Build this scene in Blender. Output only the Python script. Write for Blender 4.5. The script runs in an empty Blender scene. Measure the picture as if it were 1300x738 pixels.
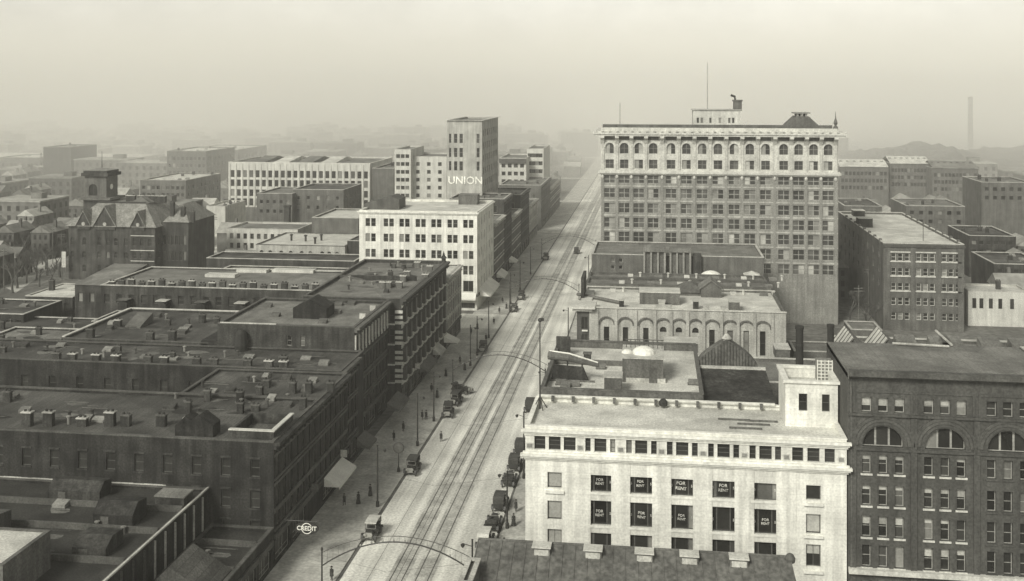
import bpy, math, random
from mathutils import Vector, Matrix
R = random.Random(7)
scene = bpy.context.scene
COL = scene.collection

# ------------------------------------------------------------------ camera
H, FPX, HY, VPX = 62.0, 1350.0, 108.0, 832.0          # eye height (m), focal length / horizon / street vanishing point of the 1300 px wide photograph
YAW = math.atan((VPX - 650) / FPX)
SN, CS = math.sin(YAW), math.cos(YAW)
cam = bpy.data.objects.new('camera', bpy.data.cameras.new('camera'))
COL.objects.link(cam)
cam.location = (0, 0, H)
cam.rotation_euler = (math.radians(90), 0, YAW)
cam.data.sensor_width = 36
cam.data.lens = 36 * FPX / 1300
cam.data.shift_y = -(369 - HY) / 1300                  # view camera: level, with a falling front
cam.data.clip_start, cam.data.clip_end = 1.0, 20000
scene.camera = cam

# ------------------------------------------------------------------ light
SUN_EL, SUN_AZ = 38.0, 205.0                           # degrees; azimuth clockwise from north (+Y)
world = bpy.data.worlds.new("World"); scene.world = world; world.use_nodes = True
wn, wl = world.node_tree.nodes, world.node_tree.links
wn.clear()
wout = wn.new('ShaderNodeOutputWorld'); bg = wn.new('ShaderNodeBackground'); sky = wn.new('ShaderNodeTexSky')
sky.sky_type = 'NISHITA'; sky.sun_disc = False
sky.sun_elevation = math.radians(SUN_EL); sky.sun_rotation = math.radians(SUN_AZ)
sky.dust_density = 1.5; sky.air_density = 1.0; sky.altitude = 200
bw = wn.new('ShaderNodeRGBToBW')
tcw = wn.new('ShaderNodeTexCoord'); mpw = wn.new('ShaderNodeMapping'); mpw.inputs['Scale'].default_value = (1, 1, 1.6)
nzw = wn.new('ShaderNodeTexNoise'); nzw.inputs['Scale'].default_value = 11.0; nzw.inputs['Detail'].default_value = 6; nzw.inputs['Roughness'].default_value = .6
mrw = wn.new('ShaderNodeMapRange'); mrw.inputs['From Min'].default_value = .3; mrw.inputs['From Max'].default_value = .7
mrw.inputs['To Min'].default_value = .84; mrw.inputs['To Max'].default_value = 1.16
mul = wn.new('ShaderNodeMath'); mul.operation = 'MULTIPLY'
tin = wn.new('ShaderNodeMix'); tin.data_type = 'RGBA'; tin.blend_type = 'MULTIPLY'; tin.inputs[0].default_value = 1
tin.inputs[7].default_value = (1.0, .984, .90, 1)
wl.new(sky.outputs[0], bw.inputs[0]); wl.new(tcw.outputs['Generated'], mpw.inputs[0]); wl.new(mpw.outputs[0], nzw.inputs['Vector'])
wl.new(nzw.outputs['Fac'], mrw.inputs[0]); wl.new(bw.outputs[0], mul.inputs[0]); wl.new(mrw.outputs[0], mul.inputs[1])
wl.new(mul.outputs[0], tin.inputs[6]); wl.new(tin.outputs[2], bg.inputs[0]); wl.new(bg.outputs[0], wout.inputs[0])
bg.inputs[1].default_value = 0.088
sun = bpy.data.objects.new('sun', bpy.data.lights.new('sun', 'SUN')); COL.objects.link(sun)
sun.data.energy = 1.5; sun.data.angle = math.radians(14); sun.data.color = (1, .97, .87)
_az, _el = math.radians(SUN_AZ), math.radians(SUN_EL)
sun.rotation_euler = (-Vector((math.sin(_az) * math.cos(_el), math.cos(_az) * math.cos(_el), math.sin(_el)))).to_track_quat('-Z', 'Y').to_euler()
scene.view_settings.view_transform = 'Standard'; scene.view_settings.look = 'None'
scene.view_settings.exposure = 0.97; scene.view_settings.gamma = 1.0
try: scene.cycles.volume_bounces = 2
except Exception: pass
HAZE_DENSITY = 0.00031

# ------------------------------------------------------------------ where a measured point of the view lies in the world
def Xp(px, Y):
    u = (px - 650) / FPX; d = Y / (u * SN + CS); return d * (u * CS - SN)
def Zp(px, py, Y):
    u = (px - 650) / FPX; d = Y / (u * SN + CS); return H - (py - HY) * d / FPX
def G(px, py, Z=0.0):
    d = FPX * (H - Z) / (py - HY); u = (px - 650) / FPX; return d * (u * CS - SN), d * (u * SN + CS)

# ------------------------------------------------------------------ materials
MATS = {}
def mat(name, v, tint=(1, .997, .92), rough=.85, var=.3, scale=.35, fine=.25, fscale=4.0, streak=0.0, spec=.3, patch=0.0, bump=0.0, rand=0.0, along=0.0, joint=None, blinds=0.0):
    if name in MATS: return MATS[name]
    m = bpy.data.materials.new(name); m.use_nodes = True; MATS[name] = m
    N, L = m.node_tree.nodes, m.node_tree.links
    b = N['Principled BSDF']; b.inputs['Roughness'].default_value = rough
    b.inputs['Specular IOR Level'].default_value = spec
    g = N.new('ShaderNodeNewGeometry')
    def nz(sc, det, vec=None):
        t = N.new('ShaderNodeTexNoise'); t.inputs['Scale'].default_value = sc; t.inputs['Detail'].default_value = det
        L.new(vec or g.outputs['Position'], t.inputs['Vector']); return t.outputs['Fac']
    def mr(src, a, lo=.3, hi=.7):
        t = N.new('ShaderNodeMapRange'); t.inputs['From Min'].default_value = lo; t.inputs['From Max'].default_value = hi
        t.inputs['To Min'].default_value = 1 - a; t.inputs['To Max'].default_value = 1 + a; L.new(src, t.inputs[0]); return t.outputs[0]
    def mu(x, y):
        t = N.new('ShaderNodeMath'); t.operation = 'MULTIPLY'; L.new(x, t.inputs[0]); L.new(y, t.inputs[1]); return t.outputs[0]
    f1 = nz(fscale, 2)
    f = mu(mr(nz(scale, 5), var), mr(f1, fine))
    if streak:
        mp = N.new('ShaderNodeMapping'); mp.inputs['Scale'].default_value = (1.3, 1.3, .09); L.new(g.outputs['Position'], mp.inputs[0])
        f = mu(f, mr(nz(1.0, 4, mp.outputs[0]), streak))
    if joint:                                            # masonry joints (wall: run x height) or felt strips (roof: x, y)
        bw_, bh_, dk, wall_ = joint
        sx_ = N.new('ShaderNodeSeparateXYZ'); L.new(g.outputs['Position'], sx_.inputs[0]); cv = N.new('ShaderNodeCombineXYZ')
        if wall_:
            ad = N.new('ShaderNodeMath'); ad.operation = 'ADD'; L.new(sx_.outputs[0], ad.inputs[0]); L.new(sx_.outputs[1], ad.inputs[1]); L.new(ad.outputs[0], cv.inputs[0]); L.new(sx_.outputs[2], cv.inputs[1])
        else: L.new(sx_.outputs[1], cv.inputs[0]); L.new(sx_.outputs[0], cv.inputs[1])
        bt = N.new('ShaderNodeTexBrick'); bt.inputs['Scale'].default_value = 1; bt.inputs['Brick Width'].default_value = bw_; bt.inputs['Row Height'].default_value = bh_
        bt.inputs['Mortar Size'].default_value = .05; bt.inputs['Mortar Smooth'].default_value = .6
        bt.inputs['Color1'].default_value = (1, 1, 1, 1); bt.inputs['Color2'].default_value = (1 - dk * .8,) * 3 + (1,); bt.inputs['Mortar'].default_value = (1 - dk * 1.6,) * 3 + (1,)
        L.new(cv.outputs[0], bt.inputs['Vector']); bb_ = N.new('ShaderNodeRGBToBW'); L.new(bt.outputs['Color'], bb_.inputs[0]); f = mu(f, bb_.outputs[0])
    if blinds:                                           # some panes have a pale blind or paper behind them
        oi = N.new('ShaderNodeObjectInfo'); t = N.new('ShaderNodeMapRange'); t.inputs['From Min'].default_value = 1 - blinds; t.inputs['From Max'].default_value = 1; t.inputs['To Min'].default_value = 1; t.inputs['To Max'].default_value = 5.5
        L.new(oi.outputs['Random'], t.inputs[0]); f = mu(f, t.outputs[0])
    if along:
        mp = N.new('ShaderNodeMapping'); mp.inputs['Scale'].default_value = (.55, .012, 1); L.new(g.outputs['Position'], mp.inputs[0])
        f = mu(f, mr(nz(1.0, 5, mp.outputs[0]), along))
    if patch:
        vo = N.new('ShaderNodeTexVoronoi'); vo.inputs['Scale'].default_value = .16; L.new(g.outputs['Position'], vo.inputs['Vector'])
        sp = N.new('ShaderNodeSeparateColor'); L.new(vo.outputs['Color'], sp.inputs[0]); f = mu(f, mr(sp.outputs[0], patch, 0, 1))
    if rand:
        oi = N.new('ShaderNodeObjectInfo'); f = mu(f, mr(oi.outputs['Random'], rand, 0, 1))
    mx = N.new('ShaderNodeMix'); mx.data_type = 'RGBA'; mx.blend_type = 'MULTIPLY'; mx.inputs[0].default_value = 1
    mx.inputs[6].default_value = (v * tint[0], v * tint[1], v * tint[2], 1)
    cc = N.new('ShaderNodeCombineColor')
    for k in range(3): L.new(f, cc.inputs[k])
    L.new(cc.outputs[0], mx.inputs[7]); L.new(mx.outputs[2], b.inputs['Base Color'])
    if bump:
        bp = N.new('ShaderNodeBump'); bp.inputs['Strength'].default_value = bump; bp.inputs['Distance'].default_value = .08
        L.new(f1, bp.inputs['Height']); L.new(bp.outputs[0], b.inputs['Normal'])
    return m
WHITE = mat('white_glazed_brick', .67, joint=(1.5, .62, .07, True), streak=.2, var=.14, fine=.12)
WTRIM = mat('white_terracotta', .68, streak=.08, var=.12, fine=.14, fscale=2.5)
AGED = mat('aged_terracotta', .5, streak=.12, var=.16, fine=.18, fscale=2.5)
CREAM = mat('pale_stone', .5, streak=.14, var=.14, fine=.18)
GREYB = mat('grey_pressed_brick', .23, streak=.18, var=.15, fine=.22)
TAN = mat('tan_brick', 0.36, streak=.22, var=.2, fine=.25)
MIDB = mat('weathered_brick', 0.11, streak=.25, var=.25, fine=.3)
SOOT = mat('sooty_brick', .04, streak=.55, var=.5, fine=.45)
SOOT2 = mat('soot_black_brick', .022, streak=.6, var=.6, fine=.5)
DKTRIM = mat('sooty_trim', 0.08, var=.3, fine=.3, streak=.2)
BROWN = mat('brown_stone', 0.07, streak=.2, var=.2, fine=.28)
LTROOF = mat('gravel_roof_light', 0.52, joint=(11, 2.2, .06, False), var=.22, fine=.22, patch=.12, bump=.2)
MIDROOF = mat('gravel_roof_grey', 0.17, joint=(9, 1.05, .16, False), var=.28, fine=.28, patch=.18, bump=.2)
TAR = mat('black_tar', 0.03, var=.4, fine=.4, patch=.2)
DKROOF = mat('tar_roof', 0.075, joint=(7, 1.0, .3, False), scale=.16, var=.5, fine=.38, patch=.25, bump=.2)
SLATE = mat('slate_roof', 0.1, var=.25, fine=.35, fscale=2.2, streak=.2, bump=.2)
TIN = mat('tin_roof', .5, var=.2, fine=.18, rough=.55, streak=.1)
COPE = mat('coping_stone', .42, var=.3, fine=.25)
DCOPE = mat('dark_coping', 0.1, var=.35, fine=.3)
GLASS = mat('window_glass', .03, blinds=.22, rough=.15, var=.3, fine=.1, spec=.5, rand=.6)
DUSTY = mat('dusty_glass', .06, rough=.3, blinds=.3, var=.3, fine=.1, spec=.4, rand=.4)
SLATE2 = mat('pale_slate', .2, var=.25, fine=.3, fscale=2.2, streak=.2)
GREYT = mat('grey_tower_brick', .36, streak=.2, var=.18, fine=.2)
FGLASS = mat('dull_glass', .03, rough=.4, var=.3, fine=.2, spec=.2, rand=.5)  # same dark tone as the window glass, rougher and less glossy
FRAMEW = mat('white_sash_paint', .6, var=.15, fine=.1)
FRAMED = mat('dark_sash_paint', .09, var=.2, fine=.2)
FRAMEG = mat('grey_sash_paint', .3, var=.2, fine=.2)
BLIND = mat('linen_blind', .38, var=.2, fine=.15, rand=.3)
AWN = mat('canvas_awning', .7, var=.12, fine=.1)
IRON = mat('black_iron', .035, rough=.5, var=.2, fine=.2)
CARP = mat('car_black_paint', .03, rough=.4, var=.2, fine=.2, spec=.5)
LEATH = mat('car_hood_cloth', .055, var=.3, fine=.3)
LIGHTCLOTH = mat('pale_car_top', .5, var=.15, fine=.15)
RUBBER = mat('tyre_rubber', .06, var=.2, fine=.2)
SPOKE = mat('wooden_spoke', .2, var=.2, fine=.2)
BRASS = mat('lamp_brass', .3, rough=.35, var=.1, fine=.1)
CLOTH = mat('dark_wool', .04, var=.3, fine=.3)
SKIN = mat('skin', .38, tint=(1, .93, .8), var=.1, fine=.05)
CARDP = mat('card_print', .5, var=.3, fine=.4)
FADED = mat('faded_wall_paint', .8, var=.2, fine=.3, streak=.2)
LETTER = mat('sign_white', .8, var=.05, fine=.05)
SIGND = mat('sign_dark', .03, var=.2, fine=.2)
WOOD = mat('weathered_wood', .12, var=.3, fine=.3, streak=.3)
BARK = mat('bark', .07, var=.3, fine=.3)
TWIG = mat('bare_twigs', .075, var=.3, fine=.3)
RAIL = mat('worn_rail', .09, rough=.5, var=.3, fine=.2)
SETTS = mat('track_setts', 0.4, var=.3, fine=.3, fscale=3, patch=.1)
ROAD = mat('dusty_street', .6, var=.2, scale=.09, fine=.22, fscale=3, bump=.15, along=.3)
WALK = mat('sidewalk_stone', 0.42, var=.22, fine=.22, fscale=2.2, patch=.12)
GROUND = mat('city_ground', .14, var=.5, scale=.03, fine=.35, fscale=.7)
FARG = mat('far_roofs', .26, var=.3, scale=.05, fine=.25, fscale=.5, rand=.5)
FARW = mat('far_walls', .12, var=.3, scale=.05, fine=.25, fscale=.5, rand=.5)

# ------------------------------------------------------------------ mesh helpers
class MB:
    def __init__(s): s.v = []; s.f = []; s.m = []
    def poly(s, pts, m=0):
        n = len(s.v); s.v += [tuple(p) for p in pts]; s.f.append(tuple(range(n, n + len(pts)))); s.m.append(m)
    def box(s, x0, x1, y0, y1, z0, z1, m=0, fr=None):
        P = fr.P if fr else (lambda a, b, c: (a, b, c))
        n = len(s.v)
        s.v += [P(x, y, z) for z in (z0, z1) for y in (y0, y1) for x in (x0, x1)]
        for q in ((0, 2, 3, 1), (4, 5, 7, 6), (0, 1, 5, 4), (2, 6, 7, 3), (0, 4, 6, 2), (1, 3, 7, 5)):
            s.f.append(tuple(n + i for i in q)); s.m.append(m)
    def prism(s, pts, axis, a0, a1, m=0):
        """pts: 2-D outline; axis 'x' (pts are y,z), 'y' (x,z) or 'z' (x,y), swept a0..a1"""
        f = {'x': lambda p, a: (a, p[0], p[1]), 'y': lambda p, a: (p[0], a, p[1]), 'z': lambda p, a: (p[0], p[1], a)}[axis]
        n = len(s.v); k = len(pts)
        s.v += [f(p, a0) for p in pts] + [f(p, a1) for p in pts]
        s.f.append(tuple(range(n, n + k))); s.f.append(tuple(range(n + 2 * k - 1, n + k - 1, -1))); s.m += [m, m]
        for i in range(k):
            j = (i + 1) % k; s.f.append((n + i, n + j, n + k + j, n + k + i)); s.m.append(m)
    def tube(s, pts, r, n=6, m=0, r1=None, cap=True):
        pts = [Vector(p) for p in pts]; base = len(s.v); k = len(pts)
        for i, p in enumerate(pts):
            t = (pts[min(i + 1, k - 1)] - pts[max(i - 1, 0)]).normalized()
            a = t.orthogonal().normalized() if abs(t.z) < .99 else Vector((1, 0, 0))
            if abs(t.z) < .99: a = t.cross(Vector((0, 0, 1))).normalized()
            b = t.cross(a); rr = r if r1 is None else r + (r1 - r) * i / max(1, k - 1)
            s.v += [tuple(p + (a * math.cos(2 * math.pi * j / n) + b * math.sin(2 * math.pi * j / n)) * rr) for j in range(n)]
        for i in range(k - 1):
            for j in range(n):
                q = (j + 1) % n; s.f.append((base + i * n + j, base + i * n + q, base + (i + 1) * n + q, base + (i + 1) * n + j)); s.m.append(m)
        if cap:
            s.f.append(tuple(base + j for j in range(n))[::-1]); s.f.append(tuple(base + (k - 1) * n + j for j in range(n))); s.m += [m, m]
    def lathe(s, prof, c=(0, 0, 0), n=12, m=0, sx=1, sy=1):
        base = len(s.v)
        for r, z in prof: s.v += [(c[0] + r * sx * math.cos(2 * math.pi * j / n), c[1] + r * sy * math.sin(2 * math.pi * j / n), c[2] + z) for j in range(n)]
        for i in range(len(prof) - 1):
            for j in range(n):
                q = (j + 1) % n; s.f.append((base + i * n + j, base + i * n + q, base + (i + 1) * n + q, base + (i + 1) * n + j)); s.m.append(m)
        s.f.append(tuple(base + j for j in range(n))[::-1]); s.f.append(tuple(base + (len(prof) - 1) * n + j for j in range(n))); s.m += [m, m]
    def mesh(s, name, mats, o=(0, 0, 0)):
        me = bpy.data.meshes.new(name)
        me.from_pydata([(x - o[0], y - o[1], z - o[2]) for x, y, z in s.v], [], s.f)
        for m in (mats if isinstance(mats, (list, tuple)) else [mats]): me.materials.append(m)
        me.polygons.foreach_set('material_index', s.m); me.update(); return me

def link(name, me, parent=None, loc=(0, 0, 0), rz=0.0):
    o = bpy.data.objects.new(name, me); COL.objects.link(o)
    o.location = loc; o.rotation_euler = (0, 0, rz)
    if parent: o.parent = parent
    return o
def tag(o, label=None, cat=None, group=None, kind=None):
    for k, v in (('label', label), ('category', cat), ('group', group), ('kind', kind)):
        if v: o[k] = v
    return o
def struct(name, mb, m): return tag(link(name, mb.mesh(name, m)), kind='structure')
def root(name, label, cat, loc, group=None, rz=0.0):
    return tag(link(name, None, None, loc, rz), label, cat, group)
def copy_tree(o, parent=None):
    c = o.copy(); COL.objects.link(c); c.parent = parent
    for ch in list(o.children): copy_tree(ch, c)
    return c

class Fr:                                              # a facade's own axes: u along it, n inward, z up
    def __init__(s, ox, oy, rz):
        s.o = (ox, oy); s.rz = rz; s.U = (math.cos(rz), math.sin(rz)); s.I = (-math.sin(rz), math.cos(rz))
    def P(s, u, n, z): return (s.o[0] + s.U[0] * u + s.I[0] * n, s.o[1] + s.U[1] * u + s.I[1] * n, z)
def frS(y): return Fr(0, y, 0)
def frE(x): return Fr(x, 0, math.pi / 2)               # u = y
def frW(x): return Fr(x, 0, -math.pi / 2)              # u = -y

WCACHE = {}
class Bld:
    def __init__(s, name, label, cat='building', x=0, y=0, group=None):
        s.o = (x, y, 0); s.root = root(name, label, cat, s.o, group)
    def add(s, name, mb, m, parent=None):
        return link(name, mb.mesh(name, m, s.o), parent or s.root)
    def window(s, fr, u0, u1, za, zb, cols=(1,), rows=(1,), fm=None, gm=None, depth=.3, near=False, t=.09, blind=0.0, bar=.07):
        fm = fm or FRAMEW; gm = gm or GLASS
        w, h = u1 - u0, zb - za
        key = (round(w, 2), round(h, 2), cols, rows, fm.name, gm.name, near, t, bar)
        if key not in WCACHE:
            f = MB(); d = .1
            for a in ((-w / 2, -w / 2 + t), (w / 2 - t, w / 2)): f.box(a[0], a[1], 0, d, 0, h)
            f.box(-w / 2 + t, w / 2 - t, 0, d, 0, t); f.box(-w / 2 + t, w / 2 - t, 0, d, h - t, h)
            xs = [-w / 2]; 
            for c in cols: xs.append(xs[-1] + w * c / sum(cols))
            zs = [0]
            for c in rows: zs.append(zs[-1] + h * c / sum(rows))
            for x in xs[1:-1]: f.box(x - bar / 2, x + bar / 2, .01, d, t, h - t)
            for z in zs[1:-1]: f.box(-w / 2 + t, w / 2 - t, .02, d, z - bar / 2, z + bar / 2)
            panes = []
            if near:
                for i in range(len(cols)):
                    p = MB(); p.box(xs[i] + bar / 2, xs[i + 1] - bar / 2, .05, .06, t / 2, h - t / 2); panes.append(p.mesh('pane', gm))
            else:
                f.poly([(-w / 2 + t / 2, .06, t / 2), (w / 2 - t / 2, .06, t / 2), (w / 2 - t / 2, .06, h - t / 2), (-w / 2 + t / 2, .06, h - t / 2)], 1)
            WCACHE[key] = (f.mesh('window', [fm, gm]), panes)
        me, panes = WCACHE[key]
        p = fr.P((u0 + u1) / 2, depth - .1, za)
        o = link('window', me, s.root, (p[0] - s.o[0], p[1] - s.o[1], p[2]), fr.rz)
        for q in panes: link('pane', q, o)
        if blind > 0:
            k = ('blind', round(w, 2), round(h * blind, 2))
            if k not in WCACHE:
                b = MB(); b.box(-w / 2 + t + .02, w / 2 - t - .02, .025, .04, h * (1 - blind), h - t); WCACHE[k] = b.mesh('blind', BLIND)
            link('blind', WCACHE[k], o)
        return o
    def wall(s, mb, fr, u0, u1, z0, z1, ops, depth=.3, m=0):
        """wall face with real openings; ops: (u0,u1,za,zb,arch)"""
        us = sorted({u0, u1, *[round(v, 3) for o in ops for v in o[:2]]}); zs = sorted({z0, z1, *[round(v, 3) for o in ops for v in o[2:4]]})
        for i in range(len(us) - 1):
            for j in range(len(zs) - 1):
                uc, zc = (us[i] + us[i + 1]) / 2, (zs[j] + zs[j + 1]) / 2
                if any(o[0] < uc < o[1] and o[2] < zc < o[3] for o in ops): continue
                mb.poly([fr.P(us[i], 0, zs[j]), fr.P(us[i + 1], 0, zs[j]), fr.P(us[i + 1], 0, zs[j + 1]), fr.P(us[i], 0, zs[j + 1])], m)
        for o in ops:
            a, b, c, d = o[:4]; arch = len(o) > 4 and o[4]
            mb.poly([fr.P(a, 0, c), fr.P(b, 0, c), fr.P(b, depth, c), fr.P(a, depth, c)], m)
            if not arch:
                for p, q in (((a, c), (a, d)), ((a, d), (b, d)), ((b, d), (b, c))):
                    mb.poly([fr.P(p[0], 0, p[1]), fr.P(q[0], 0, q[1]), fr.P(q[0], depth, q[1]), fr.P(p[0], depth, p[1])], m)
            else:
                r = (b - a) / 2; rise = min(r, arch if arch > 1e-3 and arch is not True else r); zsp = d - rise; um = (a + b) / 2; k = 10
                arc = [(um - r * math.cos(math.pi * i / k), zsp + rise * math.sin(math.pi * i / k)) for i in range(k + 1)]
                for p, q in (((a, c), (a, zsp)), ((b, zsp), (b, c))):
                    mb.poly([fr.P(p[0], 0, p[1]), fr.P(q[0], 0, q[1]), fr.P(q[0], depth, q[1]), fr.P(p[0], depth, p[1])], m)
                for p, q in zip(arc, arc[1:]):
                    mb.poly([fr.P(p[0], 0, p[1]), fr.P(q[0], 0, q[1]), fr.P(q[0], depth, q[1]), fr.P(p[0], depth, p[1])], m)
                    mb.poly([fr.P(p[0], 0, p[1]), fr.P(q[0], 0, q[1]), fr.P(q[0], 0, d), fr.P(p[0], 0, d)], m)
    def shell(s, x0, x1, y0, y1, z1, wm, S=(), E=(), W=(), roofm=None, par=.7, cop=None, z0=0.0, wname='wall', coph=.16, copw=.45, roof=True, out=.06):
        mb = MB()
        s.wall(mb, frS(y0), x0, x1, z0, z1, list(S))
        s.wall(mb, frE(x1), y0, y1, z0, z1, list(E))
        s.wall(mb, frW(x0), -y1, -y0, z0, z1, [(-o[1], -o[0]) + tuple(o[2:]) for o in W])
        mb.poly([(x0, y1, z0), (x1, y1, z0), (x1, y1, z1), (x0, y1, z1)])
        wl_ = s.add(wname, mb, wm)
        if roof:
            t = .34; zr = z1 - par
            rm = MB(); rm.box(x0 + t, x1 - t, y0 + t, y1 - t, zr - .25, zr)
            s.add('roof', rm, roofm or MIDROOF)
            pm = MB()
            for a in ((x0 + t, y0 + t, x1 - t, y0 + t), (x1 - t, y0 + t, x1 - t, y1 - t), (x1 - t, y1 - t, x0 + t, y1 - t), (x0 + t, y1 - t, x0 + t, y0 + t)):
                pm.poly([(a[0], a[1], zr), (a[2], a[3], zr), (a[2], a[3], z1), (a[0], a[1], z1)])
            s.add('parapet', pm, wm)
            c = MB(); w = copw
            c.box(x0 - out, x1 + out, y0 - out, y0 + w, z1, z1 + coph); c.box(x0 - out, x1 + out, y1 - w, y1 + out, z1, z1 + coph)
            c.box(x0 - out, x0 + w, y0 + w, y1 - w, z1, z1 + coph); c.box(x1 - w, x1 + out, y0 + w, y1 - w, z1, z1 + coph)
            s.add('coping', c, cop or COPE)
        return wl_
    def box(s, name, x0, x1, y0, y1, z0, z1, m, parent=None):
        b = MB(); b.box(x0, x1, y0, y1, z0, z1); return s.add(name, b, m, parent)
    def chimney(s, x, y, z, h=1.6, w=1.1, d=.8, m=None, cap=None, name='chimney'):
        b = MB(); b.box(x - w / 2, x + w / 2, y - d / 2, y + d / 2, z - .3, z + h - .15); b.box(x - w / 2 - .1, x + w / 2 + .1, y - d / 2 - .1, y + d / 2 + .1, z + h - .15, z + h, 1)
        for k in (-.25, .25): b.box(x + k * w - .13, x + k * w + .13, y - .13, y + .13, z + h, z + h + .28, 0)
        return s.add(name, b, [m or SOOT, cap or DCOPE])
    def hatch(s, x, y, z, w=1.4, d=1.2, h=.7, m=None, name='roof_hatch'):
        b = MB(); b.prism([(y - d / 2, z), (y + d / 2, z), (y + d / 2, z + h), (y - d / 2, z + h * .6)], 'x', x - w / 2, x + w / 2)
        b.box(x - w / 2 - .08, x + w / 2 + .08, y - d / 2 - .08, y + d / 2 + .08, z - .1, z + .12, 1)
        return s.add(name, b, [m or TIN, DCOPE])
    def vent(s, x, y, z, h=1.1, r=.22, m=None, name='roof_vent'):
        b = MB(); b.lathe([(r, -.1), (r, h * .75), (r * 1.7, h * .78), (r * 1.7, h * .9), (r * .3, h)], (x, y, z), 8)
        return s.add(name, b, m or TIN)
    def rows(s, fr, spans, zs, near=False, **k):
        """windows for every span x storey; returns the openings for wall()"""
        ops = []
        for za, zb in zs:
            for a, b in spans:
                ops.append((a, b, za, zb)); s.window(fr, a, b, za, zb, near=near, **k)
        return ops
def spans(a, b, n, w):
    st = (b - a) / n; return [(a + st * (i + .5) - w / 2, a + st * (i + .5) + w / 2) for i in range(n)]
def flip(ops): return [(-o[1], -o[0]) + tuple(o[2:]) for o in ops]

def text_mesh(body, size, m, depth=.03):
    cu = bpy.data.curves.new('lettering', 'FONT'); cu.body = body; cu.size = size; cu.extrude = depth
    cu.align_x = 'CENTER'; cu.align_y = 'CENTER'; cu.offset = size * .012; cu.resolution_u = 3
    o = bpy.data.objects.new('lettering', cu); COL.objects.link(o)
    me = bpy.data.meshes.new_from_object(o.evaluated_get(bpy.context.evaluated_depsgraph_get()))
    bpy.data.objects.remove(o); bpy.data.curves.remove(cu)
    me.transform(Matrix.Rotation(math.pi / 2, 4, 'X')); me.materials.clear(); me.materials.append(m); me.name = 'lettering'
    return me

# ------------------------------------------------------------------ ground, street, sidewalks, tracks
XL, KL, KR, XR = -48.5, -39.6, -21.2, -15.0             # building line, kerbs, building line
g = MB(); g.poly([(-6000, -300, -.06), (6000, -300, -.06), (6000, 12000, -.06), (-6000, 12000, -.06)]); struct('ground', g, GROUND)
rd = MB(); rd.box(KL - .6, KR + .6, 40, 2600, -.4, 0); struct('road', rd, ROAD)
CROSS = [(263, 288), (330 + 110, 452), (560, 572), (700, 712), (900, 915)]      # side streets west
cs = MB()
for a, b in CROSS: cs.box(-420, KL - .6, a + 4, b - 4, -.4, -.004)
cs.box(KR + .6, 330, 246.5, 252.5, -.4, -.004)
struct('side_street', cs, ROAD)
def walk(x0, x1, y0, y1):
    b = MB(); b.box(x0, x1, y0, y1, -.3, .13); struct('sidewalk', b, WALK)
    k = MB(); 
    kx = x1 if x1 == KL else x0
    k.box(kx - .18 if x1 == KL else kx - .002, kx + .002 if x1 == KL else kx + .18, y0, y1, -.3, .15); struct('kerb', k, COPE)
ys = [60, 263 + 4, 288 - 4, 440 + 4, 452 - 4, 560 + 4, 572 - 4, 704, 708, 904, 911, 1700]
for i in range(0, len(ys) - 1, 2): walk(XL - .5, KL, ys[i], ys[i + 1])
for a, b in ((60, 246), (253, 395), (404, 1700)): walk(KR, XR + .5, a, b)
gt = MB(); gt.box(KL + .001, KL + .45, 60, 1500, -.2, .006); gt.box(KR - .4, KR - .001, 60, 1500, -.2, .006); struct('gutter', gt, mat('dark_gutter', .12, var=.4, fine=.3))  # darker strip beside each kerb
st = MB()
for x in (-32.2, -29.0): st.box(x - 1.25, x + 1.25, 60, 1500, -.3, .004)
struct('track_bed', st, SETTS)
rl = MB()
for x in (-32.2, -29.0):
    for q in (-.75, .75): rl.box(x + q - .07, x + q + .07, 60, 1500, -.1, .02)
struct('tram_rail', rl, RAIL)

# ================================================================== WHITE BUILDING, right foreground
Y = 124.0
wx = lambda p: Xp(p, Y)
wz = lambda py, p=690: Zp(p, py, Y)
x0, x1 = wx(667), wx(1075)
b = Bld('white_building', 'bright white four storey building with rent cards in its windows and long flat gravel roof', 'building', (x0 + x1) / 2, Y)
fr = frS(Y); ops = []
z_att = (wz(571), wz(554)); att = [(678.3, 692.4), (696.6, 711.7), (715.6, 730.7)]
for c in ((743, 749.8, 754.6, 769.8, 774.6, 781), (794.9, 802, 806.3, 821.7, 826.6, 833.7), (846.6, 853.9, 858.3, 874, 878.5, 885.9), (899, 906.3, 910.7, 926.6, 931, 938.5), (951.5, 959.6, 964, 980, 984, 991.8)):
    att += [c[0:2], c[2:4], c[4:6]]
att += [(1005.7, 1020), (1025, 1040.6), (1047, 1060)]
for a, c in att:
    ops.append((wx(a), wx(c), *z_att)); b.window(fr, wx(a), wx(c), *z_att, rows=(1, 1, 1), near=True, fm=FRAMED, depth=.4, t=.06)
zb = [(wz(625, 762), wz(603.5, 762)), (wz(667, 762), wz(636, 762)), (wz(712, 762), wz(677, 762)), (wz(760, 762), wz(724, 762))]
cards = text_mesh('FOR', .5, CARDP), text_mesh('RENT', .46, CARDP), text_mesh('5', .4, CARDP)
card = MB(); card.box(-.62, .62, 0, .02, -.62, .62); cardm = card.mesh('rent_card', SIGND)
bays = [(745.5, 778.8), (797.3, 830.6), (849, 882.5), (901.3, 936), (954.2, 989)]
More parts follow.
